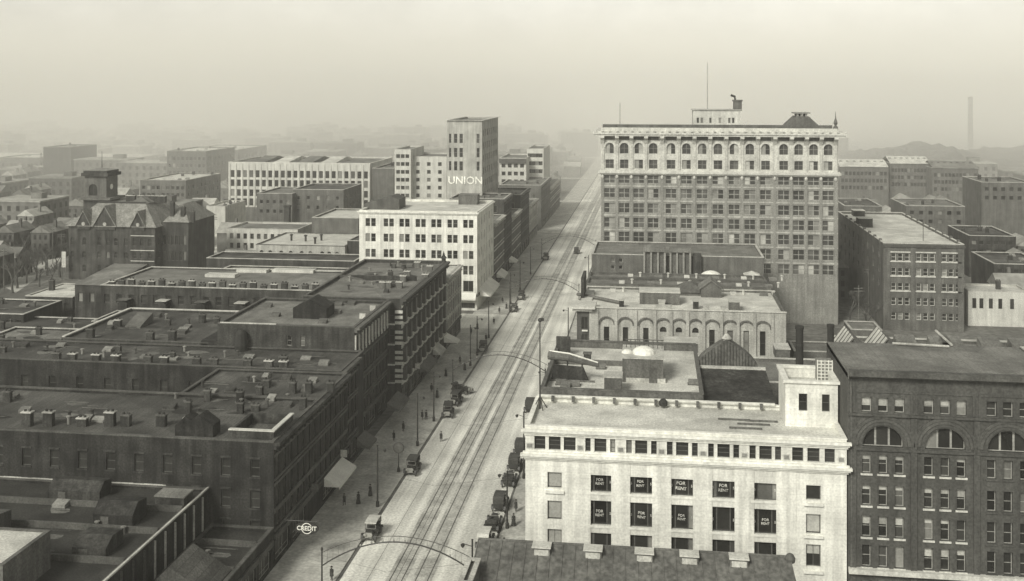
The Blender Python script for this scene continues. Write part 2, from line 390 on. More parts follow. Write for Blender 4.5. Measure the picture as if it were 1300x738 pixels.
for i, (a, c) in enumerate(bays):
    for k, (za, zt) in enumerate(zb):
        u0, u1 = wx(a), wx(c)
        ops.append((u0, u1, za, zt))
        w = b.window(fr, u0, u1, za, zt, cols=(1, 2, 1), near=True, fm=FRAMED, depth=.45, t=.08, bar=.13)
        if k < 2:
            hh = zt - za; zc = hh * (.55 if k == 0 else .45)
            if not (i == 3 and k == 1) and not (i == 4 and k == 0):
                q_ = R.uniform(.78, 1.12); dx = R.uniform(-.12, .12); ro = R.uniform(-.1, .1)
                for c_, dz in ((0, .28), (1, -.26)): o = link('lettering', cards[c_], w, (dx, -.0, zc + dz * q_ + R.uniform(-.04, .04))); o.scale = (q_, 1, q_); o.rotation_euler = (0, ro, 0)
            for sx in (-1, 1): link('lettering', cards[2], w, (sx * (u1 - u0) * .375, 0, zc))
for i, (c0, c1, rws) in enumerate(((695, 713, ((619.8, 599.8), (660, 636), (692.6, 672), (742, 716))), (1023.4, 1042, ((635, 616.5), (678, 653), (720, 691.6), (768, 741))))):
    pr = 704 if i == 0 else 1033
    for k, (pa, pb) in enumerate(rws):
        za, zt = wz(pa, pr), wz(pb, pr); ops.append((wx(c0), wx(c1), za, zt))
        b.window(fr, wx(c0), wx(c1), za, zt, cols=(1, 1) if k > 1 else (1,), near=True, fm=FRAMED, depth=.4, blind=.93 if (k == 1 or (i == 0 and k < 3)) else (.45 if k == 2 else 0))
zc1 = wz(545)                                              # top cornice
shellz = zc1 + .25
westops = []
for a in spans(Y + .8, Y + 11.5, 3, 2.2):
    for za, zt in zb[:3]: westops.append((a[0], a[1], za, zt)); b.window(frW(x0), -a[1], -a[0], za, zt, cols=(1, 1), near=True, fm=FRAMED, depth=.4)
b.shell(x0, x1, Y, Y + 12, shellz, WHITE, S=ops, W=westops, roofm=LTROOF, par=.45, cop=WTRIM, copw=.5)
tr = MB()                                                  # cornices with stepped profile
def cornice(mb, fr, u0, u1, prof, m=0):
    for n, za, zt in prof: mb.box(u0 - n, u1 + n, -n, 0.02, za, zt, m, fr)
cornice(tr, fr, x0, x1, ((.14, zc1 - .75, zc1 - .5), (.3, zc1 - .5, zc1 - .28), (.48, zc1 - .28, zc1 + .02)))
b.add('top_cornice', tr, WTRIM)
tr = MB(); z2 = wz(581)
cornice(tr, fr, x0, x1, ((.16, z2 - .25, z2), (.38, z2, z2 + .22), (.55, z2 + .22, z2 + .5), (.28, z2 + .5, z2 + .72)))
b.add('attic_cornice', tr, WTRIM)
for gx in (736.5, 788, 840, 892.5, 945, 998.5, 1068, 672.5):                # carved panels between the attic groups
    p = MB(); a, c = wx(gx - 4.5), wx(gx + 4.5); p.box(a, c, -.06, .02, z_att[0] + .1, z_att[0] + .75, 0, fr); p.box(a + .12, c - .12, -.1, -.05, z_att[0] + .2, z_att[0] + .65, 1, fr)
    b.add('carved_panel', p, [CREAM, GREYB])
for a, c in bays:
    for za, zt in zb[:3]:
        p = MB(); p.box(wx(a) - .1, wx(c) + .1, -.1, .02, za - .3, za, 0, fr); b.add('sill', p, WTRIM)
for c0, c1, za, zt in [(wx(692), wx(716), wz(626, 704), 0), (wx(1020), wx(1045), wz(642, 1033), 0), (wx(1020), wx(1045), wz(683, 1033), 0), (wx(1020), wx(1045), wz(728, 1033), 0)]:
    p = MB(); p.box(c0, c1, -.25, .02, za, za + .3, 0, fr); b.add('ledge', p, WTRIM)
pl = MB()                                                  # shallow piers between the bays
for px in (738, 788, 840, 892, 945, 998): pl.box(wx(px) - 1.1, wx(px) + 1.1, -.07, .02, 0, z2 - .26, 0, fr)
b.add('pier', pl, WHITE)
# back parapet with pipe rail, penthouse tower at the right
yb = Y + 11.3; zr = shellz - .45
p = MB(); p.box(x0 + .3, wx(998) , yb, yb + .35, shellz + .16, shellz + .3); p.box(x0 + .2, wx(998), yb - .1, yb + .45, shellz + .3, shellz + .42); b.add('rear_parapet', p, WTRIM)
for k in range(14):
    xx = x0 + 2 + k * 2.6
    if xx < wx(985): b.box('pipe_bracket', xx, xx + .35, yb - .5, yb - .1, shellz - .2, shellz + .45, DCOPE)
tx0, tx1, ty0 = wx(1000) + .4, x1 - .05, Y + 5.6
zt0, zt1 = zr - .1, Zp(1035, 487, ty0)
wops = [(Xp(1014, ty0), Xp(1025, ty0), Zp(1020, 522, ty0), Zp(1020, 500, ty0)), (Xp(1043.5, ty0), Xp(1053.5, ty0), Zp(1048, 523, ty0), Zp(1048, 501, ty0))]
for o in wops: b.window(frS(ty0), *o, rows=(1, 1), near=True, fm=FRAMED, depth=.3)
b.shell(tx0, tx1, ty0, Y + 12.6, zt1, WHITE, S=wops, roofm=LTROOF, par=1.1, cop=WTRIM, z0=zt0, wname='penthouse_wall', coph=.3, out=.25)
for k, (px, py) in enumerate(((960, 540), (935, 534), (970, 536), (950, 545))):
    xx, yy = G(px, py, zr); p = MB(); p.box(xx - 2.2, xx + 1.6, yy - .12, yy + .12, zr + .02, zr + .2); b.add('roof_plank', p, WOOD)
ob = b
# flagpole on the roof
fx, fy = G(685.5, 519, zr)
f = root('flagpole', 'tall thin flagpole on splayed legs at the left end of the white roof', 'flagpole', (fx, fy, zr))
p = MB(); p.tube([(0, 0, 0), (0, 0, 10.9)], .11, 8, r1=.06); link('pole', p.mesh('pole', IRON), f)
p = MB(); p.lathe([(.02, 0), (.2, .06), (.3, .25), (.2, .44), (.02, .5)], (0, 0, 10.85), 10); link('ball', p.mesh('ball', IRON), f)
p = MB(); p.box(.0, .5, -.05, .05, 11.0, 11.35); link('pulley', p.mesh('pulley', IRON), f)
for k in range(4):
    a = k * math.pi / 2 + .5; p = MB(); p.tube([(.05 * math.cos(a), .05 * math.sin(a), 1.5), (.95 * math.cos(a), .95 * math.sin(a), 0)], .06, 6); link('leg', p.mesh('leg', IRON), f)
# cooling crate and stacks behind the penthouse
cx_, cy_ = Xp(1051, Y + 11.4), Y + 11.4
c = root('cooling_tower', 'white latticed cooling crate standing on the penthouse roof', 'cooling tower', (cx_, cy_, zt1 - 1.1))
p = MB(); hz = 2.6
for i in range(7): p.box(-1.45, 1.45, -1.0, -.94, .1 + i * .4, .22 + i * .4)
for i in range(7): p.box(-1.45 + i * .44, -1.33 + i * .44, -1.06, -1.0, 0, 2.7)
link('lattice', p.mesh('lattice', WTRIM), c)
p = MB(); p.box(-1.4, 1.4, -.9, .9, 0, 2.5); link('tank', p.mesh('tank', GREYB), c)
# ---- small dark-roofed hall in front, its ridge hiding the white building's foot
Yr = 112.0; zr0 = Zp(700, 691, Yr)
b = Bld('slate_roofed_hall', 'long dark roof with five ridge ventilators in the bottom foreground', 'building', Xp(800, Yr), Yr)
xa, xb = Xp(607, Yr), Xp(1003, Yr); ze, ye = zr0 - 8.0, Yr - 17
rm = MB()
rm.poly([(xa, Yr, zr0), (xb, Yr, zr0), (xb + 1.5, ye, ze), (xa - .2, ye, ze)])
rm.poly([(xa, Yr, zr0), (xa - .2, ye, ze), (xa - .2, Yr + 6, ze), (xa, Yr + .4, zr0)]); rm.poly([(xb, Yr, zr0), (xb, Yr + .4, zr0), (xb + 1.5, Yr + 6, ze), (xb + 1.5, ye, ze)])
rm.poly([(xa, Yr + .4, zr0), (xb, Yr + .4, zr0), (xb + 1.5, Yr + 6, ze), (xa - .2, Yr + 6, ze)]); rm.poly([(xa, Yr, zr0), (xa, Yr + .4, zr0), (xb, Yr + .4, zr0), (xb, Yr, zr0)])
b.add('roof', rm, SLATE)
b.box('wall', xa, xb + 1.2, ye + .4, Yr + 5.6, 0, ze - .02, SOOT)
rc = MB(); rc.tube([(xa, Yr + .2, zr0 + .02), (xb, Yr + .2, zr0 + .02)], .16, 8); b.add('ridge_cap', rc, DCOPE)
rc = MB(); rc.lathe([(.5, -.4), (.55, 0), (.35, .35), (.1, .5)], (xb, Yr, zr0), 10); b.add('ridge_end', rc, SLATE)
for px, py in ((688, 698), (753, 702), (818, 706), (875, 710), (938, 714)):
    xx = Xp(px, Yr - .8); p = MB(); zz = zr0 - .3
    p.box(xx - .9, xx + .9, Yr - 1.4, Yr - .2, zz - .5, zz + .45); p.box(xx - 1.0, xx + 1.0, Yr - 1.6, Yr - .1, zz + .45, zz + .6, 1); p.box(xx - .75, xx + .75, Yr - 1.43, Yr - 1.4, zz - .35, zz + .25, 2)
    b.add('ridge_ventilator', p, [WOOD, TIN, COPE])
for k in range(26):                                        # standing seams down the slope
    t_ = k / 25; xx = xa + (xb - xa) * t_; p = MB(); xe = xx + (-.2 + 1.7 * t_)
    p.prism([(xx - .05, 0), (xx + .05, 0), (xe + .05, 1), (xe - .05, 1)], 'z', 0, .08)
    p.v = [(x, Yr - 17 * y, zr0 - 8 * y + z + .01) for x, y, z in p.v]; b.add('roof_seam', p, SLATE)
b2 = Bld('stone_shed', 'small pale rendered block at the street end of the dark roofed hall', 'building', Xp(603, 110.5), 110)
b2.shell(Xp(593, 108), Xp(609, 108), 103, 108.5, Zp(603, 713, 108), MIDB, roofm=MIDROOF, par=.2)

# ================================================================== DARK ROMANESQUE BLOCK, right edge
Y = 124.35
b = Bld('arched_office_block', 'dark brown stone block with round arches at the right edge beside the white building', 'building', Xp(1190, Y), Y)
wx = lambda p: Xp(p, Y); fr = frS(Y)
x0, x1 = Xp(1076, Y) + .02, Xp(1350, Y)
z = lambda py, p=1122: Zp(p, py, Y)
zeave = z(476); ops = []
bayc = [(1100, 1121, 1142), (1179, 1200, 1220.5), (1259, 1280, 1301)]
for k, cs_ in enumerate(bayc):
    for cpx in cs_:
        q = 5.8
        za, zt = z(524), z(505)
        ops.append((wx(cpx - 6.5), wx(cpx + 6.5), za, zt)); b.window(fr, wx(cpx - 6.5), wx(cpx + 6.5), za, zt, rows=(1, 1), near=True, fm=FRAMEG, blind=(.5, .45, .6)[(k + int(cpx)) % 3] if (k < 2) else 0, depth=.45)
        for r, (pa, pb) in enumerate(((602, 578), (643, 617), (683, 656), (721, 693), (775, 738))):
            za, zt = z(pa), z(pb)
            ops.append((wx(cpx - q), wx(cpx + q), za, zt)); b.window(fr, wx(cpx - q), wx(cpx + q), za, zt, rows=(1, 1), near=True, fm=FRAMEG, depth=.45, blind=(.42, .0, .3, .25)[(r + k + int(cpx) % 3) % 4] if k < 2 else 0)
            p = MB(); p.box(wx(cpx - q) - .15, wx(cpx + q) + .15, -.14, .02, za - .2, za, 0, fr); b.add('sill', p, CREAM if k < 2 else BROWN)
    cc = cs_[1]; hw = 26
    ops.append((wx(cc - hw), wx(cc + hw), z(568), z(541), True)); b.window(fr, wx(cc - hw), wx(cc + hw), z(568), z(541), cols=(1, 1, 1), near=True, fm=FRAMEG, depth=.6, bar=.22)
    um, rr, zs_ = (wx(cc - hw) + wx(cc + hw)) / 2, (wx(cc + hw) - wx(cc - hw)) / 2, z(541) - (wx(cc + hw) - wx(cc - hw)) / 2
    for j in range(3):                                   # archivolts
        p = MB(); k_ = 16; r0, r1 = rr + .12 + j * .38, rr + .46 + j * .38; nn = -.08 - .06 * j
        for i in range(k_):
            a0, a1 = math.pi * i / k_, math.pi * (i + 1) / k_
            A = [(um - r0 * math.cos(a0), zs_ + r0 * math.sin(a0)), (um - r1 * math.cos(a0), zs_ + r1 * math.sin(a0)), (um - r1 * math.cos(a1), zs_ + r1 * math.sin(a1)), (um - r0 * math.cos(a1), zs_ + r0 * math.sin(a1))]
            p.poly([fr.P(u, nn, w_) for u, w_ in A]); p.poly([fr.P(A[1][0], nn, A[1][1]), fr.P(A[2][0], nn, A[2][1]), fr.P(A[2][0], .02, A[2][1]), fr.P(A[1][0], .02, A[1][1])]); p.poly([fr.P(A[0][0], nn, A[0][1]), fr.P(A[3][0], nn, A[3][1]), fr.P(A[3][0], .02, A[3][1]), fr.P(A[0][0], .02, A[0][1])])
        b.add('archivolt', p, BROWN if j != 1 else DKTRIM)
    p = MB(); a_, c_ = wx(cs_[0] - 17), wx(cs_[2] + 17)      # framed panel round the upper triple
    for q0, q1, w0, w1 in ((a_, c_, z(499), z(496.5)), (a_, a_ + .25, z(525), z(499)), (c_ - .25, c_, z(525), z(499))): p.box(q0, q1, -.1, .02, w0, w1, 0, fr)
    b.add('panel_moulding', p, BROWN)
b.shell(x0, x1, Y, Y + 15, zeave, BROWN, S=ops, roof=False)
for nm, pt, pb_, n, m_ in (('string_course', 525.5, 528.5, .3, BROWN), ('impost_course', 569, 572.5, .22, BROWN), ('base_ledge', 722, 728, .7, CREAM), ('eave_cornice', 470, 477, .9, DKTRIM), ('frieze', 477, 480, .45, BROWN)):
    p = MB(); p.box(x0 + .03, x1, -n, .02, z(pb_), z(pt), 0, fr); b.add(nm, p, m_)
for pxx in (1083, 1160, 1240):
    p = MB(); p.box(wx(pxx - 4), wx(pxx + 4), -.18, .02, 0, z(530), 0, fr); b.add('pilaster', p, BROWN)
p = MB(); p.tube([fr.P(x0 + .35, -.12, 2), fr.P(x0 + .35, -.12, zeave - .6)], .09, 6); b.add('drain_pipe', p, DCOPE)
rm = MB(); zt_ = z(470); ry = Y + 15; zrr = zt_ - .5
rm.poly([(x0, Y - .9, zt_), (x1, Y - .9, zt_), (x1, ry, zrr), (x0, ry, zrr)]); rm.poly([(x0, ry, zrr), (x1, ry, zrr), (x1, ry, zeave - .5), (x0, ry, zeave - .5)]); rm.poly([(x0, Y - .9, zt_), (x0, ry, zrr), (x0, ry, zeave - .5), (x0, Y - .9, zeave - .5)])
b.add('roof', rm, MIDROOF)
for (pxa, pya, pxb, pyb) in ((1133, 436, 1205, 440), (1188, 420, 1208, 438)):
    q0, q1 = G(pxa, pya, zrr + .3), G(pxb, pyb, zrr + .3); p = MB(); p.tube([(*q0, zrr + .3), (*q1, zrr + .3)], .16, 6); b.add('roof_rail', p, COPE)
# roof monitors behind it
for k, (pa, pb_, py) in enumerate(((1070, 1100, 446), (1112, 1145, 448))):
    Ym = Y + 16.5
    m = Bld('skylight_monitor', ('gabled skylight with pale glass slope nearest the two iron stacks', 'gabled skylight with pale glass slope right of its twin')[k], 'skylight', Xp(pa, Ym), Ym, 'gabled skylights behind the dark block')
    xa, xb = Xp(pa, Ym), Xp(pb_, Ym); zl = 27.3; zh = 29.6
    p = MB(); xm = xa + (xb - xa) * .45
    p.poly([(xa, Ym, zl), (xb + 1, Ym, zl), (xm, Ym, zh)]); p.poly([(xb + 1, Ym, zl), (xb + 1, Ym + 7, zl), (xm, Ym + 7, zh), (xm, Ym, zh)]); p.poly([(xa, Ym + 7, zl), (xb + 1, Ym + 7, zl), (xm, Ym + 7, zh)])
    m.add('gable', p, MIDB)
    p = MB(); p.poly([(xa - .3, Ym - .3, zl), (xm, Ym - .3, zh + .05), (xm, Ym + 7, zh + .05), (xa - .3, Ym + 7, zl)]); o = m.add('glass_slope', p, TIN)
    p = MB()
    for i in range(6): yy = Ym - .2 + i * 1.4; p.tube([(xa - .3, yy, zl + .08), (xm, yy, zh + .13)], .06, 4)
    m.add('glazing_bar', p, DCOPE, o)
b = Bld('rear_roof_block', 'low cluttered roof block behind the dark arched block', 'building', Xp(1120, 142), 143)
b.shell(Xp(1066, 141), Xp(1320, 141), Y + 15.1, 150, 27.6, MIDB, roofm=MIDROOF, par=.4, cop=COPE)
for px, py in ((1180, 418), (1230, 423), (1160, 412), (1250, 412), (1120, 410)):
    q = G(px, py, 27); b.hatch(q[0], min(q[1], 148), 27.2, 2.6, 2, 1.2, MIDROOF)
for k, (px, pt, pbm, r) in enumerate(((1015, 414, 468, .48), (1054.5, 412, 452, .42))):
    ys_ = Y + 14.2 + k; zz = Zp(px, pbm, ys_); zt_ = Zp(px, pt, ys_)
    s_ = root('iron_stack', ('left of two black iron smokestacks, standing clear of the crate', 'right of two black iron smokestacks, rising behind the white crate')[k], 'smokestack', (Xp(px, ys_), ys_, zz - 4), 'iron stacks behind the white penthouse')
    p = MB(); p.lathe([(r, 0), (r, zt_ - zz + 3.6), (r * 1.15, zt_ - zz + 3.62), (r * 1.15, zt_ - zz + 4)], n=14); link('flue', p.mesh('flue', SIGND), s_)
    p = MB(); p.lathe([(r * 1.08, zt_ - zz + 1.5), (r * 1.08, zt_ - zz + 1.75)], n=14); link('band', p.mesh('band', IRON), s_)

# ================================================================== ROOFS BETWEEN THE WHITE BUILDING AND THE ARCADE
Y0 = 136.6; Zr = Zp(700, 494, Y0)
b = Bld('gravel_roof_store', 'store block with pale gravel roof directly behind the white building', 'building', 5, 150)
xa, xb = XR + .3, Xp(893, Y0)
b.shell(xa, xb, Y0, 163, Zr, MIDB, roofm=LTROOF, par=1.0, cop=DCOPE)
zr = Zr - 1.0
def roofbox(b, name, pxa, pxb, pyt, pyb, Z, m, dy=3.0, top=None):
    """box on a roof of height Z: front foot at pyb, front top at pyt"""
    X_, Y_ = G((pxa + pxb) / 2, pyb, Z); a, c = Xp(pxa, Y_), Xp(pxb, Y_); zt = Zp((pxa + pxb) / 2, pyt, Y_)
    p = MB(); p.box(a, c, Y_, Y_ + dy, Z - .05, zt); p.box(a - .12, c + .12, Y_ - .12, Y_ + dy + .12, zt, zt + .15, 1); return b.add(name, p, [m, top or COPE]), (a, c, Y_, zt)
roofbox(b, 'bulkhead', 767, 789, 480, 500, zr, MIDB, 2.6)
roofbox(b, 'chimney', 741, 750, 450, 463, zr, SOOT, .9, DCOPE)
o, q = roofbox(b, 'stair_house', 790, 842, 456, 486, zr, MIDB, 7)
for k, (px, r) in enumerate(((796, .75), (817, 1.55))):
    p = MB(); n = 8; p.lathe([(r * math.cos(math.pi / 2 * i / n) + .01, r * .62 * math.sin(math.pi / 2 * i / n)) for i in range(n + 1)], (Xp(px, q[2] + 2.4), q[2] + 2.6, q[3] + .15), 14); b.add('dome_skylight', p, WTRIM)
p = MB()
for i in range(9): p.tube([(q[0] + .4 + i * .62, q[2] + 5.5, q[3]), (q[0] + .4 + i * .62, q[2] + 5.5, q[3] + 1.3)], .06, 5)
p.tube([(q[0] + .3, q[2] + 5.5, q[3] + 1.3), (q[0] + 5.6, q[2] + 5.5, q[3] + 1.3)], .07, 5); b.add('railing', p, DCOPE)
p = MB(); p.box(q[0] + 3.6, q[0] + 4.7, q[2] - .04, q[2] + .02, zr, zr + 2.1); b.add('door', p, DCOPE)
for px, py in ((763, 468), (718, 492), (880, 488), (712, 488), (730, 490)):
    X_, Y_ = G(px, py, zr); b.hatch(X_, Y_, zr, 1.3, 1.0, .6, MIDROOF)
p = MB(); X_, Y_ = G(842, 515, zr); p.lathe([(.5, 0), (.55, .5), (.3, .8)], (X_, Y_, zr), 8); b.add('roof_vent', p, SIGND)
w0, w1 = G(725, 463, zr), G(790, 470, zr); p = MB(); p.box(xa + .4, w1[0], w0[1], w0[1] + .35, zr - .05, zr + .7); b.add('dividing_wall', p, MIDB)
w2 = G(842, 487, zr); p = MB(); p.box(w2[0] - 5, w2[0], w2[1], w2[1] + .3, zr, zr + .6); p.box(w2[0], w2[0] + .3, w2[1], w2[1] + 5, zr, zr + .6); b.add('well_kerb', p, COPE)
p = MB(); ya = G(715, 452, zr)[1]; p.box(G(706, 452, zr)[0], G(724, 452, zr)[0], ya, ya + .5, zr, zr + 2.8); b.add('end_wall', p, SOOT)
# roof sign seen from above
sx, sy = G(692, 484, zr); sx = xa + .6
s_ = root('roof_sign', 'long roof sign on an iron trestle at the street edge of the gravel roof', 'sign', (sx, sy, zr))
p = MB(); p.tube([(-.4, 1.5, 3.2), (2.5, 1.0, 3.0), (6.5, .4, 2.3)], .62, 10, r1=.3); link('sign_cylinder', p.mesh('sign_cylinder', MIDB), s_)
p = MB(); p.tube([(-.3, 1.5, 3.75), (2.5, .98, 3.6), (6.4, .38, 2.65)], .12, 6); link('sign_cap', p.mesh('sign_cap', WTRIM), s_)
for k, xx in enumerate((.4, 2.2, 4.2)):
    p = MB(); p.tube([(xx, 1.2, 0), (xx, 1.2, 2.7 - .18 * k)], .1, 6); p.tube([(xx, 2.6, 0), (xx, 1.2, 2.4 - .18 * k)], .08, 6); link('strut', p.mesh('strut', IRON), s_)
p = MB(); p.prism([(0, 0), (5.2, 0), (4.4, 1.9), (.3, 2.1)], 'y', .6, .9); link('trestle_board', p.mesh('trestle_board', SOOT), s_)
p = MB(); p.box(-.2, 6, .1, .3, .0, .25); link('sole_plate', p.mesh('sole_plate', WOOD), s_)

b = Bld('theatre_hall', 'black walled hall with a curved ribbed roof behind the white penthouse', 'building', 14, 150)
xa, xb = Xp(893, Y0) + .05, Xp(988, Y0); Zd = Zp(940, 517, Y0)
rm = MB(); yb_ = 152; zb_ = Zp(930, 469, yb_)
b.shell(xa, xb, Y0, yb_, Zd, SOOT, roof=False)
rm.poly([(xa, Y0 - .05, Zd), (xb, Y0 - .05, Zd), (xb, yb_, zb_), (xa, yb_, zb_)]); rm.poly([(xa, Y0, Zd), (xa, yb_, zb_), (xa, yb_, 8), (xa, Y0, 8)]); rm.poly([(xb, Y0, Zd), (xb, yb_, zb_), (xb, yb_, 8), (xb, Y0, 8)])
b.add('sloping_roof', rm, SOOT)
p = MB(); p.box(xa, xb, yb_, yb_ + .4, zb_ - .3, zb_ + .35); b.add('ridge_coping', p, COPE)
xa2, xb2 = Xp(884, yb_ + 1), Xp(962, yb_ + 1); xm = (xa2 + xb2) / 2; zt_ = Zp(922, 434, yb_ + 1); pr = []
for i in range(13): a = math.pi * i / 12; t_ = i / 12; pr.append((xa2 + (xb2 - xa2) * t_, zb_ + .3 + (zt_ - zb_) * (1 - abs(1 - 2 * t_)) ** .7))
p = MB(); p.prism([(xa2, 8)] + pr + [(xb2, 8)], 'y', yb_ + .8, yb_ + 3); b.add('curved_roof', p, SLATE)
for i in range(1, 20):
    t_ = i / 20; u = xa2 + (xb2 - xa2) * t_; zz = zb_ + .2 + (zt_ - zb_) * (1 - abs(1 - 2 * t_)) ** .7
    p = MB(); p.box(u - .05, u + .05, yb_ + .72, yb_ + .82, zb_ - 1, zz); b.add('batten', p, SOOT)
p = MB(); p.lathe([(.45, -.3), (.5, .3), (.75, .35), (.2, 1.0)], (xm, yb_ + 1.6, zt_), 10); b.add('finial', p, COPE)
b = Bld('skylight_store', 'low grey store roof crossed by pale ledges beside the curved roof hall', 'building', Xp(985, 163), 165)
b.shell(Xp(842, 164), Xp(1062, 164), 163.3, 178, 17.3, MIDB, roofm=MIDROOF, par=.5, cop=COPE)
zz = 16.9
roofbox(b, 'brick_bulkhead', 822 + 22, 886, 436, 447, zz, MIDB, 4, COPE)
roofbox(b, 'stair_house', 985, 1003, 444, 456, zz, MIDB, 4)

# ================================================================== ARCADE BUILDING with ten arched recesses
Y = 205.0
b = Bld('arcaded_building', 'pale brick building with ten tall arched recesses and cluttered flat roofs', 'building', Xp(860, Y), Y)
wx = lambda p: Xp(p, Y); fr = frS(Y)
x0, x1 = wx(748), wx(998); zt = Zp(760, 391, Y); z = lambda py, p=860: Zp(p, py, Y)
ops = []; arch = []
for i, px in enumerate((770, 794, 820, 842, 862, 883, 904, 927, 947.5, 968.5)):
    arch.append((wx(px) - 1.35, wx(px) + 1.35, z(455), z(405.5, 830), True))
b.wall(mw := MB(), fr, x0, x1, 0, zt, arch, depth=.25)
b.add('wall', mw, TAN)
fr2 = frS(Y + .25)
for i, a in enumerate(arch):                               # recessed back of each arch with its window
    um = (a[0] + a[1]) / 2; big = i not in (3, 4, 5)
    wza, wzb = z(449 if big else 423), z(418 if big else 416); ww = .52 if big else .62
    q = MB(); o_ = (um - ww, um + ww, wza, wzb) + ((True,) if not big else ())
    b.wall(q, fr2, a[0], a[1], a[2], a[3], [o_], depth=.35); b.add('recess', q, TAN)
    b.window(fr2, um - ww, um + ww, wza, wzb, rows=(1, 1), fm=FRAMED, near=True, depth=.4)
    p = MB(); k_ = 12; r0, r1 = 1.35, 1.68; zs_ = a[3] - 1.35
    for j in range(k_):
        a0, a1 = math.pi * j / k_, math.pi * (j + 1) / k_
        p.poly([fr.P(um - r0 * math.cos(a0), -.08, zs_ + r0 * math.sin(a0)), fr.P(um - r1 * math.cos(a0), -.08, zs_ + r1 * math.sin(a0)), fr.P(um - r1 * math.cos(a1), -.08, zs_ + r1 * math.sin(a1)), fr.P(um - r0 * math.cos(a1), -.08, zs_ + r0 * math.sin(a1))])
    b.add('arch_ring', p, MIDB)
for px in (758, 782, 807, 831.5, 852, 873, 893.5, 916, 937, 958, 981):
    p = MB(); p.box(wx(px) - .28, wx(px) + .28, -.22, .01, 0, zt - .2, 0, fr); b.add('buttress', p, TAN)
for k, (a, c) in enumerate(((831, 846), (893, 900), (846, 853), (915, 924))):
    p = MB(); p.box(wx(a), wx(c), -.05, .5, zt, zt + .9, 0, fr); b.add('parapet_block', p, TAN)
p = MB(); p.box(x0, x1 + .1, -.2, .4, zt, zt + .2, 0, fr); b.add('coping', p, CREAM)
b.box('east_wall', x1 - .3, x1, Y + .01, 225, 0, zt - .02, MIDB); b.box('roof', x0, x1 - .32, Y + .42, 225, zt - 1.2, zt - .8, LTROOF)
# dark entrance bay at the street corner with its projecting cornice
xd0 = XR; q = [(Xp(738, Y), Xp(746.5, Y), z(441), z(428)), (Xp(738, Y), Xp(746.5, Y), z(422), z(406))]
for o in q: b.window(fr, *o, cols=(1, 1), fm=FRAMED, depth=.3)
b.wall(mw := MB(), fr, xd0, x0 - .02, 0, zt - .1, q); mw.poly([(xd0, Y, 0), (xd0, 225, 0), (xd0, 225, zt - .1), (xd0, Y, zt - .1)]); b.add('entrance_bay', mw, BROWN)
p = MB(); p.box(xd0 - 1.4, x0 + 1.2, Y - 1.2, Y + 5, zt - .1, zt + .35); p.box(xd0 - .8, x0 + .6, Y - .7, Y + 4.5, zt - .6, zt - .1); b.add('entrance_cornice', p, CREAM)
p = MB(); p.box(wx(739), wx(746), -.35, .02, z(424), z(422.5), 0, fr); b.add('balcony_ledge', p, WTRIM)
b.box('street_roof', xd0, x0 - .02, Y + 5.02, 225, zt - .9, zt - .4, TIN)
zr = zt - .8
roofbox(b, 'long_skylight', 812, 863, 372, 387, zr, MIDB, 5, TIN); roofbox(b, 'chimney', 786, 792, 382, 391, zr, SOOT, 1); roofbox(b, 'chimney', 880, 887, 383, 393, zr, SOOT, 1); roofbox(b, 'bulkhead', 926, 939, 384, 396, zr, MIDB, 3)
roofbox(b, 'roof_hatch', 836, 844, 384, 391, zr, COPE, 2)
p = MB(); a, c = G(733, 376, zr), G(788, 387, zr); p.tube([(a[0], a[1], zr + .4), (c[0], c[1], zr + .4)], .35, 6); b.add('parapet_wall', p, MIDB)
p = MB(); ya = 218; p.box(XR + .02, XR + .6, 216, 224.5, zr, zr + 4.5); b.add('street_gable', p, SOOT)
xg, yg = Xp(903, 222), 222; w_ = 2.1
p = MB(); zg = Zp(903, 377, yg); p.prism([(xg - w_, zg - 2), (xg + w_, zg - 2), (xg + w_, zg + 1.6), (xg, zg + 3.2), (xg - w_, zg + 1.6)], 'y', yg, yg + 5); b.add('gabled_lantern', p, MIDB)
p = MB()
for sgn in (-1, 1): p.prism([(xg, zg + 3.25), (xg + sgn * (w_ + .4), zg + 1.4), (xg + sgn * (w_ + .4), zg + 1.55), (xg, zg + 3.45)], 'y', yg - .3, yg + 5.2)
b.add('lantern_roof', p, MIDROOF)
def pyramid(b, name, x0, x1, y0, y1, z0, z1, m, parent=None):
    p = MB(); c = ((x0 + x1) / 2, (y0 + y1) / 2, z1); v = [(x0, y0, z0), (x1, y0, z0), (x1, y1, z0), (x0, y1, z0)]
    for i in range(4): p.poly([v[i], v[(i + 1) % 4], c])
    p.poly(v[::-1]); return b.add(name, p, m, parent)
zg = Zp(880, 372, 223); pyramid(b, 'pyramid_roof', Xp(858, 223), Xp(896, 223), 223, 231, zg, Zp(876, 356, 227), SLATE); b.box('pyramid_base', Xp(860, 223), Xp(895, 223), 223.3, 230.7, zr - .1, zg - .01, MIDB)
for k, (ya, yb_, py) in enumerate(((225.1, 232, 372), (232.1, 240, 361), (240.1, 246, 352))):
    zz = Zp(760, py, ya)
    b = Bld('shop_roof', ('pale tin roofed shop just behind the arcaded building', 'grey roofed shop second behind the arcaded building', 'narrow ledge roofed shop third behind the arcaded building')[k], 'building', 5, ya)
    b.shell(XR, Xp(985 - k * 6, ya), ya, yb_, zz, MIDB, roofm=(LTROOF, MIDROOF, MIDROOF)[k], par=.4, cop=(COPE, DCOPE, DCOPE)[k])
    for j in range(6): q_ = XR + 6 + j * 6.3 + k * 1.7; b.hatch(q_, ya + 2.5, zz - .4, 1.2 + .5 * (j % 2), 1.2, .8, (TIN, MIDROOF)[j % 2]); b.vent(q_ + 2.2, ya + 4, zz - .4)
Yd = 247; b = Bld('domed_shop', 'low shop with a white glass dome and small pyramid lantern on its roof', 'building', Xp(905, Yd), Yd)
